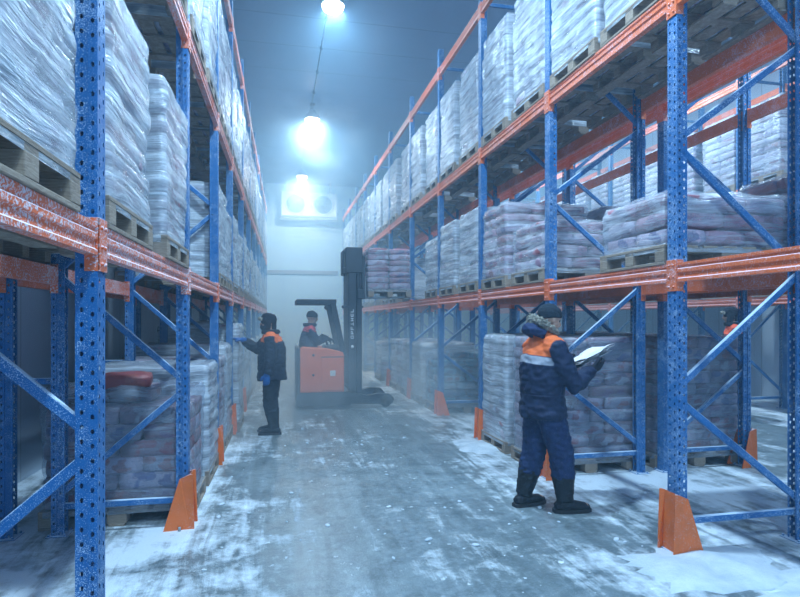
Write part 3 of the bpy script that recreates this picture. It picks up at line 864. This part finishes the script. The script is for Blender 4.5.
    b.box((1.22,-.40,2.02),(1.27,-.34,2.80)); b.box((1.22,.34,2.02),(1.27,.40,2.80)); 
    for k in range(4): b.box((1.235,-.30+k*.2-.012,2.4),(1.26,-.30+k*.2+.012,2.8))
    b.box((1.22,-.4,2.77),(1.27,.4,2.82)); b.tube([(1.22,-.38,2.1),(1.17,-.38,2.3),(1.2,-.38,2.6)],.018,8); b.box((1.13,-.42,2.02),(1.24,-.30,2.2),bev=.01)
    ca=obj('carriage',b.mesh('carriage',d_),r_)
    for s in (-1,1):
        b=MB(); b.box((1.28,s*.2-.05,2.04),(1.315,s*.2+.05,2.45),bev=.004); side([(1.28,2.035),(2.30,2.06),(2.30,2.07),(1.28,2.075)],s*.2-.05,s*.2+.05,b); obj('fork',b.mesh('fork',M['steel']),ca)
    return r_
truck()
# the load on the forks: pallet length runs along the forks
Mt=Matrix.Translation((1.69,10.93,2.052))
pallet(Mt@Matrix.Scale(.74,4,(1,0,0)),True,'wooden pallet carried on the raised forks of the reach truck','wooden pallets under the sack loads')
def truck_load():
    r_=empty('sack_load',(1.69,10.93,2.2)); tag(r_,'block of pink and white sacks carried on the forks of the reach truck','pallet load')
    rnd=random.Random(5)
    for k in range(7):
        if k%2==0: cells=[(i*.41,-LW/2+j*LW/2,.41,.40) for i in range(2) for j in range(2)]
        else: cells=[(i*.41,-LW/2+j*LW/3,.41,.267) for i in range(2) for j in range(3)]
        for c in cells:
            me=bagmesh(c[2],c[3],'bag_pink')[rnd.randrange(4)]
            obj('sack',me,r_,(c[0]+rnd.uniform(-.01,.01),c[1]+rnd.uniform(-.01,.01),k*LH*.85),(0,0,rnd.uniform(-.03,.03)))
    f=obj('stretch_film',get_film(7,3,CL,.3,True),r_,(-.005,0,0)); f.scale=(.76,1.01,.85)
truck_load()

# ------------------------------------------------------------------ people
SKIN=simple('skin',(.50,.30,.22),.55,nz=.12)
def cloth(name,col,rough=.75,frost=.12,scale=30):
    t=NT(name); w=t.coord('Object'); n=t.noise(w,scale,4,.6); c=t.mix(t.ramp(n,.3,.7),tuple(x*.75 for x in col),tuple(x*1.2 for x in col))
    f=t.math('MULTIPLY',t.math('SUBTRACT',t.noise(w,160,2),.78-frost),5,clamp=True); c=t.mix(t.math('MULTIPLY',f,.5),c,FROST)
    t.bsdf(c,rough,0,t.bump(n,.5,.008),.3); return t.m
def jacket_mat(name,col,yoke,band,zs=1.30,zb=1.235,xs=.30):
    """navy quilted jacket: coloured yoke over the shoulders, silver band below it (printed zones of the garment)"""
    t=NT(name); tc=t.n('ShaderNodeTexCoord'); sp=t.n('ShaderNodeSeparateXYZ'); t.l(tc.outputs['Object'],sp.inputs[0])
    x,y,z=sp.outputs; w=t.coord('Object'); n=t.noise(w,26,4,.6)
    c=t.mix(t.ramp(n,.3,.7),tuple(v*.7 for v in col),tuple(v*1.25 for v in col))
    ax=t.math('ABSOLUTE',x)
    # yoke line dips a little towards the arms
    zz=t.math('ADD',z,t.math('MULTIPLY',ax,.10))
    inx=t.math('MULTIPLY',t.ramp(ax,xs-.012,xs,1,0),t.ramp(y,.14,.15,1,0))
    yk=t.math('MULTIPLY',t.ramp(zz,zs,zs+.006),inx); bd=t.math('MULTIPLY',t.math('MULTIPLY',t.ramp(zz,zb,zb+.006),t.ramp(zz,zs-.006,zs,1,0)),inx)
    c=t.mix(bd,c,band); c=t.mix(yk,c,yoke)
    seam=t.ramp(t.math('ABSOLUTE',t.math('SUBTRACT',z,1.0)),.0,.012,1,0)
    h=t.math('SUBTRACT',t.math('MULTIPLY',n,.6),seam)
    t.bsdf(c,.7,0,t.bump(h,.5,.012),.3); return t.m
NAVY=(.012,.022,.060)
def fur_mat():
    t=NT('fur_trim'); w=t.coord('Object'); n=t.noise(w,70,5,.75)
    t.bsdf(t.mix(t.ramp(n,.35,.7),(.22,.20,.16),(.70,.68,.60)),.95,0,t.bump(n,1,.03),.2); return t.m
M['fur']=fur_mat(); M['boot']=cloth('boot_leather',(.012,.014,.018),.55,.10); M['glove_dark']=cloth('glove_dark',(.012,.015,.028)); M['glove_blue']=cloth('glove_blue',(.01,.10,.34),.5)
def lerp(a,b_,f): return Vector(a)*(1-f)+Vector(b_)*f
def hand_mb(mb,wrist,direction,palmn,thumb_side,curl=.6,k=1.0,gl=0.0):
    """wrist point, pointing direction, palm normal, thumb_side vector"""
    d=Vector(direction).normalized(); n=Vector(palmn); n=(n-d*n.dot(d)).normalized(); s=d.cross(n); 
    if s.dot(Vector(thumb_side))<0: s=-s
    w=Vector(wrist); pl=.085*k
    mb.tube([w-d*.02,w+d*.015,w+d*.05*k,w+d*pl,w+d*(pl+.012)],[(.030+gl,.022+gl),(.036+gl,.020+gl),(.043+gl,.019+gl),(.041+gl,.016+gl),(.034,.012)],12,side=s)
    for i,(off,ln) in enumerate(((.031,.072),(.011,.082),(-.010,.076),(-.030,.060))):
        base=w+d*(pl-.012)+s*off*k; p=[base]; a=0; L=ln*k
        dirs=d
        for j,f in enumerate((.25,.42,.33,.25)):
            if j: a+=curl*(.55+.25*j)
            dirs=(d*math.cos(a)+n*math.sin(a)).normalized(); p.append(p[-1]+dirs*L*f)
        mb.tube(p,[.0105+gl,.0102+gl,.0095+gl,.0088+gl,.006+gl],8)
    tb=w+d*.02+s*.030*k; t1=tb+(d*.6+s*.75+n*.25).normalized()*.038*k; t2=t1+(d*.85+s*.3+n*.45).normalized()*.032*k; t3=t2+(d*.9+n*.5).normalized()*.020*k
    mb.tube([tb,t1,t2,t3],[.014+gl,.013+gl,.0115+gl,.008+gl],8)
def head_mb(mb,c,f,up=(0,0,1)):
    """head centred at c, facing f"""
    f=Vector(f).normalized(); u=Vector(up); u=(u-f*u.dot(f)).normalized(); s=f.cross(u)
    c=Vector(c); Mh=Matrix((s,f,u)).transposed()
    mb.ball(c+u*.025-f*.008,(.076,.095,.098),16,12,M=Mh)
    mb.ball(c-u*.045+f*.022,(.058,.066,.072),14,10,M=Mh)       # jaw
    mb.ball(c-u*.095+f*.060,(.026,.022,.020),10,8,M=Mh)         # chin
    mb.tube([c+u*.022+f*.086,c-u*.003+f*.100,c-u*.022+f*.112,c-u*.030+f*.098],[.009,.012,.016,.012],8)   # nose
    mb.tube([c-s*.03-u*.055+f*.080,c-u*.055+f*.092,c+s*.03-u*.055+f*.080],[.006,.009,.006],8)  # lips
    mb.tube([c-s*.045+u*.034+f*.078,c+u*.036+f*.092,c+s*.045+u*.034+f*.078],[.008,.011,.008],8) # brow
    for q in (-1,1):
        mb.ball(c+s*q*.078-u*.005,(.010,.020,.032),10,8,M=Mh)
        mb.ball(c+s*q*.045-u*.025+f*.062,(.018,.016,.018),8,6,M=Mh)
    return c,f,u,s,Mh
def person(name,label,loc,rz,J,st):
    """J: joints in local space (x = person's right, y = forward). st: style"""
    V={k:Vector(v) for k,v in J.items()}
    pel,ch,nk,hd=V['pelvis'],V['chest'],V['neck'],V['head']
    face=Vector(st.get('face',(0,1,0))).normalized()
    body=MB()
    body.tube([pel-Vector((0,0,.08)),pel,lerp(pel,ch,.5),ch,lerp(ch,nk,.7),nk],[(.13,.10),(.16,.11),(.145,.10),(.165,.11),(.12,.08),(.06,.06)],16,side=(1,0,0))
    body.tube([nk-Vector((0,0,.03)),lerp(nk,hd,.45),hd-Vector((0,0,.03))],[.060,.055,.055],12)
    for s in 'RL':
        sh,el,wr=V['sh'+s],V['el'+s],V['wr'+s]; hp,kn,an=V['hip'+s],V['kn'+s],V['an'+s]
        body.tube([lerp(nk,sh,.4),sh,lerp(sh,el,.5),el,lerp(el,wr,.4),wr],[.05,.055,.045,.038,.037,.026],12)
        body.tube([lerp(pel,hp,.5),hp,lerp(hp,kn,.5),kn,lerp(kn,an,.35),an],[.07,.085,.07,.052,.05,.036],12)
        body.tube([an,an+Vector((0,0,-.04)),V['toe'+s]*.6+an*.4+Vector((0,0,-.035)),V['toe'+s]],[.036,.04,.04,.03],10)
        hand_mb(body,wr,st['hand'+s][0],st['hand'+s][1],st['hand'+s][2],st['hand'+s][3])
    head_mb(body,hd,face)
    me=remeshed(body,'person',[SKIN],.010,3)
    root=obj(name,me,None,loc,(0,0,rz)); tag(root,label,'person')
    up=Vector((0,0,1)); fs=face.cross(up).normalized()
    # eyes
    for q,nm in ((-1,'eye'),(1,'eye')):
        b=MB(); b.ball(hd+fs*q*.030+up*.012+face*.080,.011,10,8); obj(nm,b.mesh('eye',M['dark_plastic']),root)
    # jacket
    j=MB(); k=st.get('bulk',1.0)
    hem=Vector(J.get('hem',(pel.x,pel.y-.0,pel.z-.14)))
    j.tube([hem,hem+Vector((0,0,.03)),lerp(hem,ch,.35),lerp(hem,ch,.65),ch,lerp(ch,nk,.45),lerp(ch,nk,.85),nk+Vector((0,0,.02))],
           [(.220*k,.185*k),(.228*k,.192*k),(.21*k,.175*k),(.215*k,.18*k),(.225*k,.175*k),(.20*k,.155*k),(.12*k,.11*k),(.085*k,.085*k)],24,side=(1,0,0))
    j.tube([nk-Vector((0,0,.04)),nk+Vector((0,0,.045))],[.105,.098],16)
    for s in 'RL':
        sh,el,wr=V['sh'+s],V['el'+s],V['wr'+s]
        j.tube([lerp(nk,sh,.35)+Vector((0,0,-.02)),lerp(nk,sh,.8),sh,lerp(sh,el,.35),lerp(sh,el,.75),el,lerp(el,wr,.35),lerp(el,wr,.8),wr-(wr-el).normalized()*.01],
               [.075*k,.085*k,.092*k,.088*k,.078*k,.074*k,.070*k,.060*k,.054*k],16)
    jm=remeshed(j,'jacket',[st['jacket']],.013,5,.014*st.get('wr',1),.075,st.get('seed',1)); obj('jacket',jm,root)
    # trousers
    t=MB(); pk=st.get('leg',1.0)
    t.tube([pel+Vector((0,0,.08)),pel,pel-Vector((0,0,.07))],[(.17,.13),(.18,.14),(.15,.13)],18,side=(1,0,0))
    for s in 'RL':
        hp,kn,an=V['hip'+s],V['kn'+s],V['an'+s]; bt=lerp(kn,an,.50)
        t.tube([lerp(pel,hp,.6)+Vector((0,0,.02)),hp,lerp(hp,kn,.4),lerp(hp,kn,.8),kn,lerp(kn,an,.3),bt,lerp(kn,an,.56)],[.10*pk,.110*pk,.106*pk,.098*pk,.096*pk,.094*pk,.088*pk,.070*pk],16)
    tm=remeshed(t,'trousers',[st['trousers']],.012,4,.014,.055,st.get('seed',1)+5); obj('trousers',tm,root)
    # boots
    if st.get('boots',True):
        for s in 'RL':
            an,kn,toe=V['an'+s],V['kn'+s],V['toe'+s]; fwd=(toe-an); fwd.z=0; fwd.normalize()
            gz=toe.z-.045; top=lerp(kn,an,.38)
            b=MB(); b.tube([top,lerp(kn,an,.5),lerp(kn,an,.7),lerp(kn,an,.88),an+Vector((0,0,.0))],[.094,.097,.086,.076,.072],14)
            h0=Vector((an.x,an.y,0)); rad=[(.040,.03),(.052,.048),(.056,.05),(.054,.042),(.050,.036),(.030,.024)]
            pts=[h0-fwd*.085,h0-fwd*.05,h0+fwd*.02,h0+fwd*.09,h0+fwd*.16,h0+fwd*.215]
            zz=[gz+.045,gz+.055,gz+.065,gz+.055,gz+.046,gz+.034]
            b.tube([Vector((p.x,p.y,z)) for p,z in zip(pts,zz)],rad,14,side=fwd.cross(up))
            bo=obj('boot',remeshed(b,'boot',[M['boot']],.009,3,.006,.04,2),root)
            sb=MB(); sd=fwd.cross(up); out=[(-.10,.030),(-.06,.052),(.02,.055),(.10,.060),(.18,.052),(.225,.025)]
            poly=[h0+fwd*a+sd*w_ for a,w_ in out]+[h0+fwd*a-sd*w_ for a,w_ in out[::-1]]
            sb.prism([(p.x,p.y) for p in poly],gz,gz+.030); obj('boot_sole',sb.mesh('boot_sole',M['rubber']),bo)
    # gloves
    for s in 'RL':
        g=MB(); hh=st['hand'+s]; wr=V['wr'+s]; d=Vector(hh[0]).normalized()
        hand_mb(g,wr,hh[0],hh[1],hh[2],hh[3],1.06,.006); g.tube([wr-d*.06,wr-d*.02,wr+d*.02],[.046,.044,.036],12)
        obj('glove',remeshed(g,'glove',[st['glove']],.0065,2),root)
    # head wear
    hw=MB(); Mh=Matrix((fs,face,up)).transposed(); c=hd
    kind=st['hat']
    if kind=='beanie':
        tilt=Matrix.Rotation(R(-10),3,fs)
        n=20
        pts=[c+up*.012,c+up*.035,c+up*.07,c+up*.10,c+up*.128,c+up*.140]; 
        hw.tube([p-face*.008+face*(.012 if i<2 else 0) for i,p in enumerate(pts)],[(.090,.106),(.093,.110),(.088,.104),(.072,.086),(.040,.050),(.010,.012)],n,side=fs)
        hm=remeshed(hw,'beanie',[st['hatmat']],.007,4,.004,.03,3); obj('beanie',hm,root)
    elif kind=='ushanka':
        hw.tube([c+up*.00-face*.02,c+up*.04-face*.012,c+up*.09-face*.008,c+up*.13-face*.008,c+up*.145-face*.01],[(.098,.105),(.104,.118),(.098,.112),(.070,.080),(.03,.03)],20,side=fs)
        for q in (-1,1): hw.tube([c+fs*q*.088+up*.03-face*.01,c+fs*q*.090-up*.05,c+fs*q*.075-up*.115+face*.02],[(.03,.055),(.028,.055),(.024,.04)],12,side=fs)
        hw.tube([c-face*.085+up*.02,c-face*.085-up*.09],[(.08,.035),(.07,.035)],12,side=fs)
        hm=remeshed(hw,'ear_flap_hat',[st['hatmat']],.008,4,.008,.03,3); ho=obj('ear_flap_hat',hm,root)
        br=MB(); br.tube([c+fs*.075+up*.055+face*.075,c+up*.065+face*.115,c-fs*.075+up*.055+face*.075],[.022,.030,.022],10); obj('hat_brim',remeshed(br,'hat_brim',[M['fur']],.006,2,.006,.02,1),ho)
        if st.get('mask'):
            mk=MB(); mk.ball(c-up*.055+face*.055,(.062,.058,.052),14,10,M=Mh); obj('face_mask',mk.mesh('face_mask',st['hatmat']),root)
    if st.get('hood'):
        b=MB(); bk=-face
        n=18; pts=[];rad=[]
        b.tube([nk+bk*.06+fs*.11-up*.0,nk+bk*.15+fs*.07+up*.015,nk+bk*.175+up*.02,nk+bk*.15-fs*.07+up*.015,nk+bk*.06-fs*.11],[.040,.050,.054,.050,.040],14)
        obj('hood',remeshed(b,'hood',[st['trousers']],.011,4,.01,.05,7),root)
        b=MB(); b.tube([nk+fs*.095+up*.045+face*.07,nk+fs*.115+up*.075+bk*.02,nk+fs*.09+up*.10+bk*.10,nk+bk*.135+up*.115,nk-fs*.09+up*.10+bk*.10,nk-fs*.115+up*.075+bk*.02,nk-fs*.095+up*.045+face*.07],[.022,.034,.042,.046,.042,.034,.022],12)
        obj('fur_collar',remeshed(b,'fur_collar',[M['fur']],.007,1,.022,.022,4),root)
    if st.get('scarf'):
        b=MB(); b.tube([nk+Vector((.10*math.cos(a),.10*math.sin(a),.02)) for a in [2*math.pi*i/16 for i in range(17)]],.036,10,caps=False)
        obj('collar',remeshed(b,'collar',[st['trousers']],.01,3,.008,.04,4),root)
    if st.get('pockets'):
        b=MB(); 
    return root

OR=(.85,.17,.045); GREY=(.34,.36,.42)
# 1: near worker with the papers.  x=right side of him, y=forward
def rot_for(dirx,diry): return math.atan2(diry,dirx)-math.pi/2
c_,s_=math.cos(R(TH)),math.sin(R(TH))
def cdir(r_,f_): return (r_*c_+f_*s_, -r_*s_+f_*c_)
d=cdir(math.cos(R(15)),math.sin(R(15)))
J=dict(pelvis=(0,-.02,.90),chest=(0,-.02,1.24),neck=(0,.015,1.475),head=(0,.055,1.625),hem=(0,-.01,.79),
 shR=(.195,0,1.39),elR=(.27,.13,1.08),wrR=(.15,.37,1.20),shL=(-.195,.0,1.39),elL=(-.26,.12,1.09),wrL=(-.15,.33,1.21),
 hipR=(.095,0,.86),knR=(.115,.10,.49),anR=(.12,.13,.10),toeR=(.15,.33,.045),
 hipL=(-.095,-.01,.86),knL=(-.11,-.03,.49),anL=(-.12,-.13,.10),toeL=(-.15,.07,.045))
st=dict(face=(.02,.90,-.30),jacket=jacket_mat('jacket_orange_yoke',NAVY,OR,GREY,1.335,1.265,.235),trousers=cloth('navy_trousers',(.014,.030,.095)),glove=M['glove_dark'],
 hat='beanie',hatmat=cloth('knit_beanie',(.018,.030,.045),.9,.05,60),hood=True,bulk=1.03,leg=1.12,seed=2,
 handR=((-.35,.85,.35),(-.4,-.2,.9),(0,0,1),.5),handL=((.45,.8,.35),(.4,-.2,.9),(0,0,1),.5))
st['handR']=((-.15,.9,.25),(-.75,-.1,.65),(-.2,0,1),.55); st['handL']=((.15,.9,.25),(.75,-.1,.65),(.2,0,1),.55)
P1=(2.245,4.50,0)
person('person','worker in navy winter jacket with orange shoulders and beanie, reading papers by the right rack',P1,rot_for(*d),J,st)
t=NT('printed_paper'); w_=t.coord('Object'); lines=t.ramp(t.noise(t.coord('Object',(1,9,1)),26,2,.5),.60,.66)
t.bsdf(t.mix(t.math('MULTIPLY',lines,.45),(.80,.80,.84),(.45,.25,.30)),.6); PAPER=t.m
# the papers and board he holds
def in_person(P,rz,v): return Vector(P)+Matrix.Rotation(rz,3,'Z')@Vector(v)
rz1=rot_for(*d); clip=empty('clipboard',in_person(P1,rz1,(-.005,.46,1.285)),rz1); tag(clip,'open bundle of white papers held in both hands by the near worker','papers')
clip.rotation_euler=(R(22),R(-8),rz1)
b=MB(); b.box((-.12,-.15,-.002),(.12,.15,0),bev=.0008); obj('board',b.mesh('board',PAPER),clip)
def paper_mesh(seed,z):
    mb=MB(); n=14; rr_=random.Random(seed); vs=[];fs=[]
    for lay in (0,1):
        for i in range(n+1):
            for j in range(n+1):
                x=(i/n-.5)*.30; y=(j/n-.5)*.37
                zz=z+.012*noise.noise(Vector((x*9,y*9,seed)))+.018*abs(x)/.13*(1 if y>0 else .5)+(.0015 if lay else 0)
                vs.append((x+rr_.uniform(-.0015,.0015),y,zz))
    m=(n+1)**2
    for lay in (0,1):
        for i in range(n):
            for j in range(n):
                a=lay*m+i*(n+1)+j; q=[a,a+1,a+n+2,a+n+1]; fs.append(q if lay==0 else q[::-1])
    for i in range(n):
        for (a,bq) in ((i*(n+1),(i+1)*(n+1)),(i*(n+1)+n,(i+1)*(n+1)+n),(i,i+1),(n*(n+1)+i,n*(n+1)+i+1)): fs.append([a,bq,m+bq,m+a])
    mb.add(vs,fs,0,True); return mb.mesh('paper_sheet',PAPER)
for k in range(3): obj('paper_sheet',paper_mesh(k+1,.008+.012*k),clip,(.006*k-.006,.008*k-.008,0),(0,0,.10*k-.08))

# 2: far worker reaching to the left rack
d2=cdir(-math.cos(R(-4)),math.sin(R(-4)))
J2=dict(pelvis=(0,0,.89),chest=(0,0,1.20),neck=(0,.015,1.43),head=(0,.055,1.575),hem=(0,0,.76),
 shR=(.19,.03,1.36),elR=(.20,.24,1.19),wrR=(.13,.44,1.33),shL=(-.20,-.01,1.35),elL=(-.265,-.02,1.06),wrL=(-.255,.03,.86),
 hipR=(.09,0,.85),knR=(.10,.03,.48),anR=(.10,.0,.10),toeR=(.12,.21,.045),
 hipL=(-.09,-.01,.85),knL=(-.10,.01,.48),anL=(-.10,-.05,.10),toeL=(-.13,.15,.045))
st2=dict(face=(-.05,1,.0),jacket=jacket_mat('jacket_far_worker',(.012,.018,.035),OR,(.03,.04,.06),1.325,1.30,.27),trousers=cloth('dark_trousers',(.010,.013,.022)),glove=M['glove_blue'],
 hat='ushanka',hatmat=cloth('dark_hat_cloth',(.012,.016,.026),.85,.08),mask=True,scarf=True,bulk=1.12,leg=1.12,seed=5,
 handR=((-.05,.95,.22),(0,.2,-1),(-1,0,0),.25),handL=((0,.06,-1),(1,.25,0),(0,1,0),.5))
P2=(-.06,8.34,0)
person('person','worker in dark winter clothes and hat with orange shoulders, reaching to the left rack',P2,rot_for(*d2),J2,st2)

# 3: driver in the reach truck
d3=(1,0)
J3=dict(pelvis=(0,0,.83),chest=(0,.0,1.15),neck=(0,.03,1.45),head=(0,.07,1.60),hem=(0,0,.74),
 shR=(.19,.03,1.36),elR=(.24,.14,1.14),wrR=(.15,.34,1.22),shL=(-.19,.03,1.36),elL=(-.24,.12,1.13),wrL=(-.12,.30,1.24),
 hipR=(.09,.02,.80),knR=(.13,.16,.48),anR=(.13,.10,.42),toeR=(.13,.12,.36),
 hipL=(-.09,.02,.80),knL=(-.13,.16,.48),anL=(-.13,.10,.42),toeL=(-.13,.12,.36))
J3['knR']=(.11,.10,.58);J3['anR']=(.11,.04,.40);J3['toeR']=(.11,.12,.365);J3['knL']=(-.11,.10,.58);J3['anL']=(-.11,.04,.40);J3['toeL']=(-.11,.12,.365)
st3=dict(face=(0,1,-.12),jacket=jacket_mat('jacket_driver',(.016,.026,.055),(.70,.08,.10),(.70,.08,.10),1.385,1.36,.27),trousers=cloth('driver_trousers',(.010,.014,.028)),glove=M['glove_dark'],
 hat='beanie',hatmat=cloth('driver_beanie',(.02,.028,.04),.9,.08),scarf=True,seed=8,boots=False,
 handR=((-.1,.9,-.3),(-.2,-.2,-.9),(-1,0,0),.5),handL=((.1,.9,-.3),(.2,-.2,-.9),(1,0,0),.5))
person('person','driver in dark jacket and beanie with red collar standing in the orange reach truck',(.36+.235,10.88,.06),rot_for(*d3),J3,st3)

# 4: distant worker in the second aisle, seen through the right racks
d4=cdir(-.9,.45)
J4={k:tuple(v) for k,v in J2.items()}
J4['elR']=(.24,.05,1.06); J4['wrR']=(.24,.16,.86)
st4=dict(face=(0,1,-.1),jacket=jacket_mat('jacket_distant_worker',(.010,.014,.025),(.95,.12,.04),(.95,.12,.04),1.30,1.27,.27),trousers=st2['trousers'],glove=M['glove_dark'],
 hat='ushanka',hatmat=st2['hatmat'],scarf=True,seed=9,
 handR=((0,.06,-1),(-1,.2,0),(0,1,0),.4),handL=((0,.06,-1),(1,.25,0),(0,1,0),.5))
person('person','distant worker with bright orange shoulders seen through the racks at far right',(7.52,8.13,0),rot_for(*d4),J4,st4).scale=(1.06,1.06,1.07)

# ------------------------------------------------------------------ snow on the floor
def snow_patch(name,cx,cy,rx,ry,h,seed,label,rz=0):
    mb=MB(); n=40; ring=12; vs=[(0,0,h*.8)];fs=[]
    for r_ in range(1,ring+1):
        for k in range(n):
            a=2*math.pi*k/n; f=r_/ring
            edge=1+.40*noise.noise(Vector((math.cos(a)*1.7,math.sin(a)*1.7,seed)))+.40*noise.noise(Vector((math.cos(a)*5,math.sin(a)*5,seed)))
            x=math.cos(a)*rx*f*edge; y=math.sin(a)*ry*f*edge
            z=h*(1-f**2)*(.75+.9*noise.noise(Vector((x*4,y*4,seed))))+.006*noise.noise(Vector((x*22,y*22,seed)))
            if r_==ring: z=-.004
            vs.append((x,y,max(z,-.004) if r_<ring else -.004))
    for k in range(n): fs.append([0,1+k,1+(k+1)%n])
    for r_ in range(ring-1):
        for k in range(n): fs.append([1+r_*n+k,1+(r_+1)*n+k,1+(r_+1)*n+(k+1)%n,1+r_*n+(k+1)%n])
    fs.append([1+(ring-1)*n+k for k in range(n)][::-1])
    mb.add(vs,fs,0,True); o=obj(name,mb.mesh(name,M['snow']),None,(cx,cy,0),(0,0,rz)); tag(o,label,'snow',kind='stuff'); return o
snow_patch('snow',2.78,3.25,.55,.34,.035,3,'loose snow heaped around the orange guard of the nearest right upright')
snow_patch('snow',2.55,6.9,.34,.45,.03,5,'white snow patch beside the guard before the right floor stack')
snow_patch('snow',3.3,2.75,.6,.30,.02,15,'snow drift under the right rack at the lower right corner')
rnd=random.Random(4)
mb=MB()
for k in range(150):
    x=rnd.uniform(-.6,2.6); y=rnd.uniform(2.2,12); r_=rnd.choice((.006,.008,.012,.02)); 
    Mx=Matrix.Rotation(rnd.uniform(0,6),3,'Z')
    mb.ball((x,y,r_*.25),(r_*rnd.uniform(1,2.2),r_,r_*.5),7,5,M=Mx)
o=obj('snow_crumbs',mb.mesh('snow_crumbs',M['snow'])); tag(o,'small crumbs of snow scattered over the wet aisle floor','snow',kind='stuff')

# ------------------------------------------------------------------ cold mist
def volume(name,lo,hi,dens,col,aniso,label,fn=None,step=None):
    b=MB(); b.box(lo,hi); t=NT(name+'_volume'); v=t.n('ShaderNodeVolumePrincipled'); v.inputs['Color'].default_value=(*col,1); v.inputs['Anisotropy'].default_value=aniso
    v=t.n('ShaderNodeVolumeScatter'); v.inputs['Color'].default_value=(*col,1); v.inputs['Anisotropy'].default_value=aniso
    if fn: t.l(fn(t),v.inputs['Density'])
    else: v.inputs['Density'].default_value=dens
    t.l(v.outputs[0],t.out.inputs['Volume'])
    o=obj(name,b.mesh(name,t.m)); tag(o,label,'mist',kind='stuff'); return o
volume('cold_haze',(-2.2,-3.9,.002),(9.7,24.55,7.4),.009,(.45,.75,1.0),.3,'thin pale blue freezing haze filling the whole cold store')
volume('haze_bank',(-2.0,7.5,.004),(9.6,24.5,7.36),.030,(.44,.74,1.0),.3,'denser blue haze filling the store beyond the near racks')
volume('haze_bank',(-1.9,12.5,.006),(9.5,24.45,7.34),.030,(.44,.74,1.0),.3,'thick blue haze at the back end of the cold store')
def lowmist(t):
    w=t.coord('World'); sp=t.n('ShaderNodeSeparateXYZ'); t.l(w,sp.inputs[0])
    n=t.noise(t.coord('World',(1,.7,1.2)),.75,3,.55,.6)
    cl=t.ramp(n,.42,.72,0,1); hz=t.ramp(sp.outputs[2],.1,1.9,1,0); yy=t.ramp(sp.outputs[1],6.0,9.0,0,1); yb=t.ramp(sp.outputs[1],19,23.5,1,.4)
    dd=t.math('MULTIPLY',t.math('MULTIPLY',cl,hz),t.math('MULTIPLY',yy,yb)); return t.math('MULTIPLY',dd,.75)
def topmist(t):
    w=t.coord('World'); n=t.noise(w,.9,3,.6,.8); cl=t.ramp(n,.45,.72,0,1)
    vm=t.n('ShaderNodeVectorMath',operation='DISTANCE'); t.l(w,vm.inputs[0]); vm.inputs[1].default_value=(1.0,19.5,6.1)
    rr_=t.ramp(vm.outputs['Value'],.5,2.6,1,0)
    v2=t.n('ShaderNodeVectorMath',operation='DISTANCE'); t.l(w,v2.inputs[0]); v2.inputs[1].default_value=(1.15,14.9,6.5)
    r2=t.ramp(v2.outputs['Value'],.2,1.5,1,0); rr_=t.math('MAXIMUM',rr_,r2)
    return t.math('MULTIPLY',t.math('MULTIPLY',cl,rr_),.75)
volume('ground_mist',(-1.5,6.0,.003),(3.6,23.5,1.9),0,(.66,.85,1.0),.2,'low white mist drifting over the aisle floor around the reach truck',lowmist)
volume('cooler_mist',(-1.0,13.2,4.4),(3.0,22.6,7.3),0,(.66,.85,1.0),.2,'cloud of cold mist blown out around the far lamps and wall cooler',topmist)

# ------------------------------------------------------------------ render settings
wd=bpy.data.worlds.new('world'); sc.world=wd; wd.use_nodes=True; wd.node_tree.nodes['Background'].inputs[0].default_value=(.02,.03,.05,1); wd.node_tree.nodes['Background'].inputs[1].default_value=0
sc.view_settings.view_transform='Standard'; sc.view_settings.look='None'; sc.view_settings.gamma=1; sc.view_settings.exposure=-1.7; sc.view_settings.use_curve_mapping=False
cy=sc.cycles
cy.use_denoising=True
try: cy.denoiser='OPENIMAGEDENOISE'
except Exception: pass
cy.max_bounces=5; cy.diffuse_bounces=3; cy.glossy_bounces=2; cy.transmission_bounces=2; cy.volume_bounces=1; cy.transparent_max_bounces=10
cy.volume_step_rate=4.0; cy.volume_max_steps=64
cy.sample_clamp_indirect=4; cy.caustics_reflective=False; cy.caustics_refractive=False
